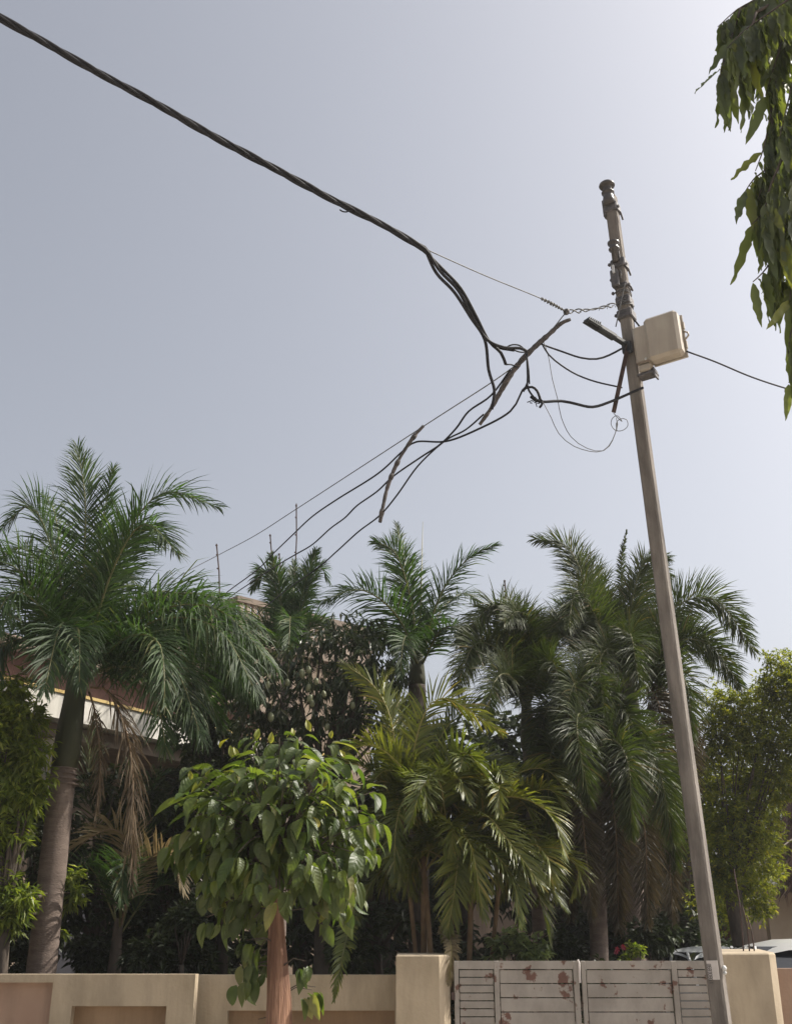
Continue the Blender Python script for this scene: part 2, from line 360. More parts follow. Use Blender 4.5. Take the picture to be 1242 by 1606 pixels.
# ------------------------------------------------------------------ house behind the palms (left)
def along(a, b, s): return a + (b-a)*s
A = P(51, 1073, 15.0); zb = A.z
def at_height(px, py, z):
    u, v = (px-621)/F, (803-py)/F
    dy, dz = cp-v*sp, sp+v*cp
    t = (z-EYE)/dz; return Vector((u*t, dy*t, z))
B = at_height(217, 1113, zb)
d = (B-A); d.z = 0; d.normalize(); nrm = Vector((d.y, -d.x, 0))      # facade direction and outward normal
house = thing('house', 'tan two-storey house behind the palms with white balcony slab and roof balustrade', 'house', (A.x, A.y, 0))
rotd = Matrix((d, -nrm, (0, 0, 1))).transposed()
def hbox(name, mm, s0, s1, out0, out1, z0, z1, bev=0):
    """box along the facade: s metres from A, out metres outwards"""
    c = A + d*((s0+s1)/2) + nrm*((out0+out1)/2); q = MB()
    q.box((c.x, c.y, (z0+z1)/2), (s1-s0, abs(out1-out0), z1-z0), rotd, bev=bev); return q.build(name, M[mm], house)
Lr = 8.0
hbox('balcony_slab', 'white', -7, Lr, -1.4, 0, zb-.40, zb-.03)
hbox('slab_trim', 'yellow', -7, Lr, -.12, .025, zb-.03, zb+.015)
hbox('wall', 'housewall', -7, Lr, -1.6, -1.42, 0, zb-.3)
hbox('red_wall', 'brick', -7, Lr, -1.62, -1.41, zb-.03, zb+.85)
hbox('roof_slab', 'rail', -7.2, Lr+.2, -2.2, -1.1, zb+.85, zb+1.0)
hbox('beam', 'rail', -6.5, Lr-.3, -1.39, -.25, zb-.62, zb-.42)
for s in (-3.2, .9, 4.2):
    hbox('column', 'white', s-.13, s+.13, -.55, -.29, 0, zb-.41)
for s in (-5.0, -1.0, 2.4):
    f_ = hbox('window', 'dark', s-.6, s+.6, -1.42, -1.39, 1.0, 2.6)
    q = MB()
    for (aa, bb, z0, z1) in ((s-.66, s-.6, .94, 2.66), (s+.6, s+.66, .94, 2.66), (s-.6, s+.6, .94, 1.0), (s-.6, s+.6, 2.6, 2.66)):
        c = A+d*((aa+bb)/2)+nrm*(-1.39); q.box((c.x, c.y, (z0+z1)/2), (bb-aa, .08, z1-z0), rotd)
    fr2 = q.build('frame', M['white'], f_); fr2.matrix_parent_inverse = Matrix.Identity(4); fr2.parent = f_
    fr2.location = -Vector(f_.location); fr2.location = (0, 0, 0)
# upper block with the balustraded roof
R0 = P(470, 957, 22.0); zr = R0.z
R1 = at_height(590, 987, zr)
d2 = (R1-R0); d2.z = 0; d2.normalize(); n2 = Vector((d2.y, -d2.x, 0)); rot2 = Matrix((d2, -n2, (0, 0, 1))).transposed()
def ubox(name, mm, s0, s1, out0, out1, z0, z1):
    c = R0 + d2*((s0+s1)/2) + n2*((out0+out1)/2); q = MB()
    q.box((c.x, c.y, (z0+z1)/2), (s1-s0, abs(out1-out0), z1-z0), rot2); return q.build(name, M[mm], house)
ubox('upper_wall', 'housewall', -1.5, 2.2, -6, -.12, 0, zr-1.0)
ubox('roof_slab', 'rail', -1.6, 2.3, -6.1, 0, zr-1.0, zr-.82)
ubox('parapet_rail', 'rail', -1.6, 2.3, -.2, -.02, zr-.12, zr)
ubox('parapet_rail', 'rail', -1.6, -1.42, -6, -.22, zr-.12, zr)
s = -1.5
while s < 2.2:
    ubox('baluster', 'baluster', s, s+.09, -.15, -.06, zr-.82, zr-.12); s += .17
o_ = .3
while o_ < 5.8:
    ubox('baluster', 'baluster', -1.56, -1.47, -o_-.09, -o_, zr-.82, zr-.12); o_ += .19
for k, (x0, y0, x1, y1, Y, lab) in enumerate([(345, 940, 340, 853, 21, 'thin bent starter bar on the house roof, between the royal palm and the small palm'),
        (463, 900, 465, 790, 22.5, 'tallest starter bar on the house roof, rising through the small palm crown'),
        (426, 905, 424, 838, 22.5, 'starter bar on the house roof just left of the tallest one'),
        (439, 905, 438, 868, 22.7, 'shortest starter bar on the house roof beside the small palm crown'),
        (792, 950, 791, 910, 22, 'thin rod rising above the foxtail palm right of the three-frond palm')]):
    a = P(x0, y0, Y); b = P(x1, y1, Y); a0 = a.copy(); a0.z = zr-.85
    q = MB(); q.tube([a0, a, a.lerp(b, .5)+Vector((.02, 0, 0)), b], .016, 5)
    for f_ in (.3, .55, .8, .97):
        c = a.lerp(b, f_); q.tube([c-Vector((0, 0, .012)), c+Vector((0, 0, .012))], .026, 5)
    tag(q.build('starter_bar', M['rust']), lab, 'rod', 'starter bars on the roof')

q = MB(); q.box((6, 27, 1.3), (30, .2, 2.6)); tag(q.build('added_back_wall', M['housewall']), 'added dim wall covering the bright ground behind the garden', 'wall')  # added wall, covers bright ground that showed through gaps in the planting
# ------------------------------------------------------------------ hut and cars behind the gate (right)
def hut():
    Yh = 21; t = thing('thatched_hut', 'beige garden hut with dark doorway and shaggy red-brown thatch at the right edge', 'hut', (P(1260, 1450, Yh).x, Yh, 0))
    xr = P(1206, 1450, Yh).x; zt = P(1206, 1400, Yh).z
    q = MB(); q.box((xr+1.6, Yh+.1, zt/2), (3.2, .2, zt)); q.build('wall', M['hutwall'], t)
    xl = P(1120, 1450, Yh).x
    q = MB(); q.box(((xl+xr)/2, Yh+1.4, zt/2), (xr-xl, .1, zt)); q.build('doorway', M['dark'], t)  # near-black panel stands in for the shade inside the opening
    for px in (1152, 1170):
        x = P(px, 1450, Yh).x; q = MB(); q.box((x, Yh+1.2, 1.25), (.17, .05, 2.5)); q.build('shutter', M['maroon'], t)
    q = MB(); q.box((xl-.6, Yh+.1, zt/2), (1.2, .2, zt)); q.build('wall', M['housewall'], t)
    q = MB(); q.box(((xl+xr)/2, Yh+.9, zt+.06), (xr-xl+2.2, 1.9, .12)); q.build('lintel', M['rail'], t)
    # shaggy thatch: cone core and thousands of straws
    c = P(1288, 1300, Yh); q = MB(); zz0 = zt-.1; zz1 = P(1240, 1235, Yh).z
    q.lathe((c.x, Yh-.1, 0), (0, 0, 1), [(.78, zz0+.1), (.76, zz0+.6), (.6, zz1-.4), (.35, zz1)], 16); q.build('thatch_core', M['rail'], t)
    q = MB()
    for i in range(2600):
        f = rng.random(); a = rng.uniform(0, 6.283); r = .9-.42*f**1.5; z = zz0+.15+(zz1-zz0)*f
        p = Vector((c.x+r*math.cos(a), Yh-.1+r*math.sin(a), z)); o = Vector((math.cos(a), math.sin(a), 0))
        dn = (Vector((0, 0, -1))+o*rng.uniform(.1, .8)+Vector((rng.uniform(-.5, .5), rng.uniform(-.5, .5), 0))).normalized(); L = rng.uniform(.2, .5)
        w = dn.cross(o).normalized()*rng.uniform(.016, .045)
        q.add([p-w, p+w, p+dn*L], [(0, 1, 2)])
    tag(q.build('thatch', M['thatch'], t), kind='stuff')
hut()
def car(label, paint, x, y, yaw, zroof):
    t = thing('parked_car', label, 'car', (x, y, 0), 'cars parked behind the gate'); k = zroof/1.5
    Mx = rotz(yaw)
    def tp(v): w = Mx @ Vector(v); return Vector((w.x+x, w.y+y, w.z))
    # stations along the length (nose at -y): y, half width low, half width sill, z low, z belt
    st = [(-2.0, .62, .45, .62), (-1.92, .76, .34, .72), (-1.5, .84, .25, .84), (-.9, .86, .22, .93), (0, .87, .22, .96), (1.0, .87, .22, .98), (1.6, .84, .26, 1.0), (1.9, .74, .36, .98), (1.98, .6, .5, .85)]
    b = MB(); n = 8; vv = []
    for (yy, hw, z0, z1) in st:
        z0 *= k; z1 *= k
        vv += [tp(p) for p in ((-hw*.9, yy, z0), (-hw, yy, z0+.12), (-hw, yy, (z0+z1)/2), (-hw*.94, yy, z1-.02), (hw*.94, yy, z1-.02), (hw, yy, (z0+z1)/2), (hw, yy, z0+.12), (hw*.9, yy, z0))]
    fs = [(i*n+j, i*n+(j+1) % n, (i+1)*n+(j+1) % n, (i+1)*n+j) for i in range(len(st)-1) for j in range(n)] + [tuple(range(n)), tuple(range(len(vv)-1, len(vv)-n-1, -1))]
    b.add(vv, fs); b.build('body', M[paint], t, True)
    # glasshouse: dark glass shell, painted roof and pillars
    g_ = MB(); gs = [(-1.0, .74, .93), (-.25, .60, 1.40), (1.1, .60, 1.41), (1.75, .70, .99)]
    vv = [tp(p) for p in [(-.78, -1.0, .90*k), (.78, -1.0, .90*k), (.78, 1.75, .96*k), (-.78, 1.75, .96*k), (-.62, -.28, 1.42*k), (.62, -.28, 1.42*k), (.62, 1.15, 1.42*k), (-.62, 1.15, 1.42*k)]]
    g_.add(vv, [(0, 1, 5, 4), (1, 2, 6, 5), (2, 3, 7, 6), (3, 0, 4, 7), (4, 5, 6, 7)]); g_.build('window_glass', M['glass'], t)
    r_ = MB(); rv = []
    ys = [-.42, -.3, 0, .4, .8, 1.1, 1.25]; zs = [1.39, 1.44, 1.48, 1.5, 1.485, 1.45, 1.38]
    for yy, zz in zip(ys, zs):
        rv += [tp((xx*.68, yy, (zz-.10*abs(xx)**3)*k)) for xx in (-1, -.8, -.4, 0, .4, .8, 1)]
    m_ = 7; fs = [(i*m_+j, i*m_+j+1, (i+1)*m_+j+1, (i+1)*m_+j) for i in range(len(ys)-1) for j in range(m_-1)]
    r_.add(rv, fs); r_.build('roof', M[paint], t, True)
    for sx in (-1, 1):
        for a, b2 in (((.80, -1.02, .9), (.655, -.3, 1.41)), ((.80, .35, .94), (.655, .35, 1.42)), ((.79, 1.76, .96), (.655, 1.18, 1.41))):
            q = MB(); q.tube([tp((sx*a[0], a[1], a[2]*k)), tp((sx*b2[0], b2[1], b2[2]*k))], .024, 6); q.build('door_pillar', M[paint], t)
        q = MB(); q.lathe(tp((sx*.98, -.75, 1.0*k)), Mx @ Vector((0, 1, 0)), [(.03, -.07), (.085, -.05), (.09, .02), (.05, .06)], 10); q.build('mirror', M['black'], t, True)
        q = MB(); q.box(tp((sx*.58, -1.93, .66*k)), (.34, .08, .14), Mx, bev=.03); q.build('headlight', M['hdl'], t)
        for yy in (-1.25, 1.25):
            q = MB(); ax = Mx @ Vector((sx, 0, 0)); q.lathe(tp((sx*.70, yy, .31)), ax, [(.2, 0), (.31, .02), (.31, .17), (.24, .19), (.2, .17)], 20); w = q.build('wheel', M['tyre'], t)
            q = MB(); q.lathe(tp((sx*.70, yy, .31)), ax, [(.195, .14), (.19, .185), (.05, .2), (.01, .2)], 14); rm = q.build('rim', M['silver'], w); rm.matrix_parent_inverse = Matrix.Identity(4)
car('white car behind the right gate leaf, its roof showing above the gate', 'carpaint', P(1128, 1490, 18.2).x, 18.2, .12, P(1120, 1484, 18.2).z)
car('silver car at the right edge beside the gate pillar', 'silver', P(1268, 1490, 14.2).x, 14.4, -.1, P(1240, 1472, 14.2).z)

# ------------------------------------------------------------------ palms
def leaflet(q, p, dr, n_, L, W, droop, m=0, segs=3):
    """one strap-shaped leaflet bending under its own weight"""
    vv = []; w = dr.cross(n_)
    if w.length < 1e-4: w = dr.orthogonal()
    w.normalize(); dd = dr.copy()
    prof = (.55, 1.0, .75) if segs == 3 else (.6, .9)
    for i in range(segs):
        vv += [p-w*W*.5*prof[i], p+w*W*.5*prof[i]]
        p = p+dd*(L/segs); dd = (dd+Vector((0, 0, -droop*(i+1)/segs))).normalized()
    vv.append(p)
    fs = [(2*i, 2*i+1, 2*i+3, 2*i+2) for i in range(segs-1)] + [(2*segs-2, 2*segs-1, 2*segs)]
    q.add(vv, fs, m)
STY = dict(   # n per side, leaflet width, lift range, angle base, angle tip, droop, start, profile power
    royal=dict(n=150, W=.023, v=(-45, 50), a0=60, a1=22, droop=.50, t0=.10, rad=.022),
    fox=dict(n=330, W=.019, v=(-110, 110), a0=64, a1=30, droop=.42, t0=.12, rad=.018),
    curtain=dict(n=170, W=.023, v=(-60, 40), a0=62, a1=24, droop=1.15, t0=.10, rad=.022),
    areca=dict(n=66, W=.027, v=(5, 40), a0=58, a1=18, droop=.40, t0=.18, rad=.013),
    dead=dict(n=120, W=.018, v=(-80, 80), a0=30, a1=12, droop=1.1, t0=.08, rad=.014),
)
def frond(tree, pts, L, style, leaf, stalk='stalk', ref=None, seed=0, dens=1.0, label=None, side=(1, -1)):
    s_ = STY[style]; rn = random.Random(seed*7919+13)
    cv, length = resample(catmull(pts, .04), 48)
    N = len(cv); T = [(cv[min(i+1, N-1)]-cv[max(i-1, 0)]).normalized() for i in range(N)]
    U = Vector(ref) if ref else Vector((0, 0, 1)); frames = []
    if not ref and abs(T[0].z) > .985: U = Vector((0, 1, 0))
    for i in range(N):
        U = U-T[i]*U.dot(T[i])
        if U.length < 1e-3: U = T[i].orthogonal()
        U.normalize(); frames.append(U.copy())
    q = MB(); n = int(s_['n']*dens)
    for sd_ in side:
        for k in range(n):
            t = s_['t0']+(1-s_['t0'])*((k+rn.uniform(-.3, .3))/n); t = min(max(t, 0), .999)
            x = t*(N-1); i = int(x); p = cv[i].lerp(cv[min(i+1, N-1)], x-i); Tt = T[i]; U = frames[i]; S = Tt.cross(U)*sd_
            tt = max(0, (t-s_['t0'])/(1-s_['t0']))
            a = R(s_['a0']+(s_['a1']-s_['a0'])*tt**1.3+rn.uniform(-12, 12)); v = R(rn.uniform(*s_['v']))
            dr = (Tt*math.cos(a)+(S*math.cos(v)+U*math.sin(v))*math.sin(a)).normalized()
            ln = L*(.5+.5*math.sin(math.pi*min(1, .12+tt*.88)**.8))*(1-.45*max(0, tt-.75)/.25)*rn.uniform(.82, 1.12)
            nn = (U*math.cos(v)-S*math.sin(v)+Tt*rn.uniform(-.3, .3)+S*rn.uniform(-.25, .25))
            leaflet(q, p, dr, nn, ln, s_['W']*rn.uniform(.8, 1.15)*(1-.3*tt), s_['droop']*rn.uniform(.6, 1.4))
    o = q.build('frond', M[leaf], tree)
    if label: o['label'] = label
    r = MB(); rr = [s_['rad']*(1-.82*i/(N-1)) for i in range(0, N, 3)]
    r.tube(cv[::3], rr, 5); sk = r.build('stalk', M[stalk], o, True); sk.matrix_parent_inverse = Matrix.Identity(4)
    return o
SEED = [0]
def fr(tree, Y, px, L, style, leaf, stalk='stalk', ref=None, dens=1.0, label=None, **kw):
    SEED[0] += 1
    return frond(tree, [P(p[0], p[1], Y+(p[2] if len(p) > 2 else 0)) for p in px], L, style, leaf, stalk, ref, SEED[0], dens, label, **kw)
def random_fronds(tree, c, n, length, el, style, leaf, L, az=(0, 360), stalk='stalk', dens=1.0, sag=.5):
    for k in range(n):
        SEED[0] += 1; rn = random.Random(SEED[0]*31+5)
        a = R(az[0]+(az[1]-az[0])*(k+rn.uniform(.1, .9))/n); e = R(rn.uniform(*el)); ln = length*rn.uniform(.85, 1.1)
        h = Vector((math.sin(a), math.cos(a), 0)); p0 = Vector(c); p1 = p0+(h*math.cos(e)+Vector((0, 0, math.sin(e))))*ln*.45
        e2 = e-R(45*sag*1.3); p2 = p1+(h*math.cos(e2)+Vector((0, 0, math.sin(e2))))*ln*.35
        e3 = e2-R(60*sag*1.3); p3 = p2+(h*math.cos(e3)+Vector((0, 0, math.sin(e3))))*ln*.28
        frond(tree, [p0, p1, p2, p3], L, style, leaf, stalk, None, SEED[0], dens)
def trunk(tree, top, r0, r1, bottom=None, mm='trunk', rings=True, name='trunk', n=14):
    top = Vector(top); bot = Vector(bottom) if bottom else Vector((top.x, top.y, 0))
    q = MB(); H = (top-bot).length; N = max(6, int(H/.06)) if rings else 10
    pts = [bot.lerp(top, i/(N-1)) for i in range(N)]
    rad = [(r0+(r1-r0)*i/(N-1))*(1+(.018 if i % 3 == 0 else 0) if rings else 1) for i in range(N)]
    q.tube(pts, rad, n); return q.build(name, M[mm], tree, True)

# --- royal palm in front of the house (left)
YA = 13.0
cA = P(122, 1062, YA); b0 = P(65, 1525, YA); t0_ = P(101, 1203, YA)
ext = b0 + (b0-t0_)*(b0.z/(t0_.z-b0.z))
pa = thing('royal_palm', 'tall royal palm with ringed grey trunk and green crownshaft at the left', 'palm tree', (ext.x, ext.y, 0))
trunk(pa, t0_, .175, .150, ext)
q = MB(); mA = mpp(1200, YA)
q.lathe(P(101, 1206, YA), (cA-t0_), [(.145, -.0), (.155, .02), (.165, .22), (.155, .5), (.135, .8), (.125, 1.05), (.10, 1.35), (.05, 1.6)], 18)
q.build('crownshaft', M['shaft'], pa, True)
for k in range(4):
    q = MB(); c = P(101-(-2)*k*.3, 1206+k*8, YA); q.lathe(c, cA-t0_, [(.150+k*.002, -.012), (.162+k*.002, 0), (.150+k*.002, .012)], 18); q.build('trunk_ring', M['trunk'], pa, True)
FA = [
 ([(128, 1040), (133, 880), (134, 780), (122, 700)], .62, (0.25, -1, 0), 'royal'),
 ([(132, 1030), (150, 900), (165, 800), (178, 735)], .45, (-.5, -1, 0), 'royal'),
 ([(130, 1045), (180, 880), (250, 775, -.4), (345, 795, -.6)], .62, None, 'royal'),
 ([(132, 1045), (175, 900, -.3), (225, 822, -.7), (282, 870, -1.1)], .58, None, 'royal'),
 ([(120, 1045), (90, 890, -.2), (52, 795, -.4), (2, 830, -.6)], .60, None, 'royal'),
 ([(120, 1040), (100, 900, .6), (85, 800, 1.1), (60, 770, 1.5)], .5, None, 'royal'),
 ([(116, 1050), (60, 930, -.3), (0, 880, -.6), (-70, 930, -.9)], .62, None, 'royal'),
 ([(114, 1055), (50, 985, .3), (-20, 960, .5), (-90, 1020, .7)], .6, None, 'royal'),
 ([(118, 1060), (105, 985, -.6), (92, 990, -1.2), (70, 1085, -1.7)], .55, None, 'royal'), ([(122, 1062), (120, 990, -.7), (125, 1000, -1.2), (125, 1080, -1.5)], .5, None, 'curtain'),
 ([(112, 1062), (60, 1010, -.3), (10, 1010, -.7), (-30, 1080, -1.0)], .5, None, 'royal'),
 ([(132, 1055), (230, 965, -.2), (340, 955, -.5), (435, 1050, -.8)], .74, None, 'curtain'),
 ([(132, 1055), (220, 985, .6), (310, 970, 1.1), (390, 1030, 1.5)], .62, None, 'royal'),
 ([(135, 1062), (215, 1020, -.5), (275, 1050, -1.0), (318, 1160, -1.4)], .66, None, 'curtain'),
 ([(132, 1060), (200, 1000, -.8), (250, 1010, -1.5), (260, 1110, -1.9)], .50, None, 'royal'),
 ([(126, 1050), (150, 960, 1.0), (190, 900, 1.7), (230, 930, 2.2)], .5, None, 'royal'),
 ([(126, 1050), (110, 960, 1.0), (60, 920, 1.7), (10, 960, 2.2)], .5, None, 'royal'),
]
FA += [
 ([(134, 1055), (240, 975, -.5), (340, 985, -1.0), (405, 1090, -1.3)], .74, None, 'curtain'), ([(134, 1050), (230, 945, .2), (330, 935, .4), (420, 990, .5)], .74, None, 'curtain'), ([(140, 1060), (250, 1000, .5), (330, 1010, .9), (395, 1100, 1.2)], .7, None, 'curtain'), ([(134, 1058), (210, 1035, .3), (290, 1040, .6), (350, 1140, .8)], .6, None, 'royal'),
 ([(134, 1050), (220, 935, .4), (320, 945, .8), (410, 1020, 1.0)], .62, None, 'royal'), ([(134, 1060), (195, 1045, -.7), (240, 1075, -1.2), (262, 1180, -1.4)], .55, None, 'royal'),
 ([(114, 1058), (70, 960, -.6), (20, 930, -1.1), (-25, 1010, -1.5)], .58, None, 'royal'), ([(116, 1050), (85, 930, .3), (40, 860, .5), (-10, 880, .8)], .55, None, 'royal'),
 ([(130, 1045), (165, 920, .2), (205, 850, .3), (262, 850, .4)], .6, None, 'royal')]
for pts, L, ref, st in FA: fr(pa, YA, pts, L*1.18, st, 'royal', ref=ref)
fr(pa, YA-.2, [(142, 1078), (175, 1090), (207, 1190), (208, 1395)], .55, 'dead', 'deadleaf', 'drystalk', label='dead brown frond hanging beside the trunk')
fr(pa, YA+.1, [(140, 1085), (150, 1120), (158, 1200), (150, 1290)], .35, 'dead', 'deadleaf', 'drystalk', dens=.5, label='dead brown frond hanging beside the trunk')

# --- small royal palm above the roof balustrade
YB = 17.0; cB = P(452, 1035, YB)
pb = thing('royal_palm', 'small royal palm with short tufted crown above the roof balustrade', 'palm tree', (cB.x, YB, 0))
trunk(pb, cB, .15, .10)
for pts, L in [([(448, 1030), (438, 940), (418, 895), (394, 925)], .45), ([(450, 1030), (440, 930), (432, 890), (425, 870)], .42),
               ([(455, 1030), (470, 950), (485, 895), (497, 862)], .42), ([(456, 1030), (478, 940), (500, 890), (516, 912)], .45),
               ([(450, 1035), (425, 985), (400, 975), (385, 1010)], .42), ([(456, 1035), (482, 985), (505, 975), (520, 1010)], .42),
               ([(452, 1035), (455, 975, -.8), (455, 975, -1.3), (452, 1040, -1.7)], .4), ([(452, 1030), (460, 930, .4), (462, 880, .6)], .4)]:
    fr(pb, YB, pts, L, 'royal', 'royal', ref=(.2, -1, 0) if len(pts) == 3 else None)

# --- three-frond royal palm in the middle
YC = 15.0; cC = P(654, 1040, YC)
pc = thing('royal_palm', 'royal palm with three open fronds and an upright spear against the sky in the middle', 'palm tree', (cC.x, YC, 0))
trunk(pc, P(654, 1075, YC), .15, .125, (cC.x, YC, 0), 'trunkdark')
q = MB(); q.lathe(P(654, 1080, YC), (0, 0, 1), [(.12, 0), (.125, .15), (.09, .5), (.05, .75)], 14); q.build('crownshaft', M['shaft'], pc, True)
for pts, L in [([(654, 1030), (646, 950), (622, 870, -.2), (586, 848, -.4)], .52), ([(650, 1030), (640, 920, .2), (628, 850, .5), (622, 822, .6)], .42),
               ([(660, 1030), (690, 935, -.1), (730, 880, -.3), (778, 853, -.5)], .50), ([(658, 1040), (622, 965, -.3), (566, 925, -.7), (500, 945, -1.1)], .60),
               ([(660, 1045), (690, 990, -.4), (720, 985, -.8), (735, 1020, -1.1)], .45), ([(656, 1045), (625, 1000, .5), (590, 985, .9), (560, 1020, 1.2)], .5),
               ([(658, 1040), (690, 960, .7), (730, 930, 1.2), (760, 960, 1.6)], .45), ([(655, 1045), (640, 1000, -.9), (632, 1010, -1.4), (628, 1060, -1.7)], .42)]:
    fr(pc, YC, pts, L, 'royal', 'royal', dens=.85)
q = MB(); q.tube([P(657, 1035, YC), P(660, 940, YC), P(663, 818, YC)], [.02, .014, .003], 5); q.build('spear_leaf', M['stalk'], pc, True)

# --- foxtail palms
def foxpalm(label, Y, crown, base_x, r, specs, dead=(), top_px=None):
    c = P(crown[0], crown[1], Y); b = P(base_x, 1480, Y)
    t = thing('foxtail_palm', label, 'palm tree', (b.x, Y, 0), 'foxtail palms behind the gate')
    trunk(t, c, r, r*.75, (b.x, Y, 0), 'trunk')
    q = MB(); q.lathe(c-Vector((0, 0, .5)), (0, 0, 1), [(r*.8, 0), (r*.95, .15), (r*.75, .5), (r*.35, .9)], 12); q.build('crownshaft', M['shaft'], t, True)
    for pts, L in specs: fr(t, Y, pts, L*1.2, 'fox', 'fox')
    for pts, L in dead: fr(t, Y, pts, L*1.2, 'fox', 'foxbrown', 'drystalk', label='browned old frond hanging down')
    return t
foxpalm('foxtail palm with tufted crown and pale trunk between the three-frond palm and the tall group', 14.2, (826, 1120), 852, .11, [
    ([(822, 1110), (805, 1000), (775, 950, -.2), (716, 1010, -.5)], .42), ([(824, 1110), (815, 1000), (800, 950, .3), (770, 960, .6)], .40),
    ([(826, 1110), (832, 1010), (815, 960, -.3), (790, 975, -.8)], .40), ([(822, 1115), (790, 1030, -.3), (745, 1010, -.7), (715, 1085, -1.1)], .42),
    ([(826, 1110), (845, 1020, .2), (850, 975, .5), (835, 965, .8)], .38), ([(828, 1110), (850, 1050, -.4), (868, 1040, -.8), (880, 1090, -1.1)], .40),
    ([(824, 1115), (800, 1060, -.8), (775, 1070, -1.3), (762, 1140, -1.5)], .40), ([(828, 1112), (850, 1010, .6), (880, 980, 1.0), (900, 1020, 1.4)], .4),
    ([(826, 1112), (805, 1020, .8), (770, 1000, 1.3), (735, 1050, 1.7)], .4)],
    [([(830, 1120), (850, 1130, -.3), (858, 1200, -.5), (850, 1290, -.6)], .3)])
foxpalm('tall foxtail palm behind the utility pole with one long arching frond to the right', 15.0, (985, 1075), 985, .14, [
    ([(978, 1070), (930, 950), (892, 860), (838, 845)], .44), ([(978, 1070), (950, 960, .3), (925, 890, .6), (890, 880, 1.0)], .42),
    ([(982, 1065), (990, 950), (1010, 880), (1048, 875)], .42), ([(986, 1065), (1000, 960, .3), (1025, 890, .5), (1052, 905, .8)], .40),
    ([(988, 1070), (1050, 960, -.1), (1120, 940, -.3), (1183, 1022, -.6)], .46), ([(988, 1075), (1050, 1010, -.3), (1110, 1010, -.6), (1162, 1078, -.9)], .42),
    ([(978, 1075), (940, 980, -.3), (905, 925, -.8), (890, 985, -1.3)], .44), ([(976, 1075), (920, 1000, -.1), (875, 975, -.4), (835, 1030, -.8)], .42),
    ([(985, 1080), (985, 1010, -.6), (990, 1000, -1.2), (1005, 1090, -1.7)], .42), ([(976, 1085), (935, 1030, -.6), (905, 1060, -1.1), (920, 1180, -1.4)], .42),
    ([(988, 1085), (1040, 1040, -.6), (1075, 1070, -1.1), (1085, 1160, -1.4)], .42), ([(982, 1085), (960, 1020, -.9), (940, 1040, -1.6), (950, 1130, -2.0)], .42),
    ([(982, 1070), (965, 980, .8), (930, 940, 1.4), (880, 970, 1.9)], .42), ([(988, 1070), (1030, 980, .8), (1080, 980, 1.3), (1120, 1050, 1.7)], .42)],
    [([(985, 1090), (1020, 1080, -.3), (1040, 1150, -.5), (1035, 1280, -.6)], .34), ([(975, 1095), (955, 1090, -.3), (940, 1160, -.5), (938, 1290, -.6)], .34),
     ([(990, 1090), (1050, 1090, .2), (1078, 1160, .4), (1085, 1290, .5)], .34)])
q = None
foxpalm('slender foxtail palm with a narrow upright spear left of the utility pole', 15.8, (965, 1080), 1010, .12, [
    ([(966, 1060), (974, 950), (974, 880), (982, 832)], .13), ([(962, 1070), (930, 990, .2), (890, 960, .4), (850, 1000, .7)], .42),
    ([(968, 1070), (1000, 990, .2), (1040, 970, .4), (1070, 1010, .7)], .42), ([(965, 1075), (950, 990, .5), (930, 960, .9), (900, 990, 1.3)], .4)])
foxpalm('short foxtail palm with a low dome of drooping fronds left of the utility pole', 13.6, (930, 1175), 930, .12, [
    ([(926, 1170), (915, 1090, -.2), (900, 1072, -.6), (880, 1150, -1.0)], .44), ([(930, 1170), (925, 1085, .1), (935, 1080, -.3), (945, 1200, -.7)], .44),
    ([(932, 1170), (955, 1110, -.1), (985, 1120, -.3), (1010, 1220, -.6)], .44), ([(926, 1172), (890, 1110), (860, 1110, -.2), (838, 1180, -.5)], .44),
    ([(928, 1175), (910, 1120, -.7), (905, 1150, -1.2), (925, 1260, -1.4)], .42), ([(932, 1178), (985, 1150, -.2), (1030, 1200, -.5), (1055, 1320, -.7)], .44),
    ([(930, 1180), (960, 1160, -.6), (985, 1200, -1.0), (990, 1310, -1.2)], .42), ([(928, 1180), (880, 1160, -.4), (860, 1200, -.7), (862, 1300, -.9)], .40),
    ([(934, 1180), (1000, 1190, .2), (1040, 1250, .3), (1060, 1360, .3)], .42)],
    [([(926, 1190), (905, 1190, -.3), (915, 1300, -.5), (928, 1440, -.6)], .36), ([(932, 1190), (950, 1200, -.2), (965, 1300, -.3), (970, 1460, -.3)], .36),
     ([(934, 1190), (985, 1210, -.1), (1010, 1300, -.1), (1015, 1450, -.1)], .36), ([(926, 1190), (890, 1210, 0), (885, 1310, 0), (895, 1440, 0)], .34),
     ([(934, 1190), (1010, 1230, .3), (1045, 1320, .4), (1055, 1460, .4)], .34)])

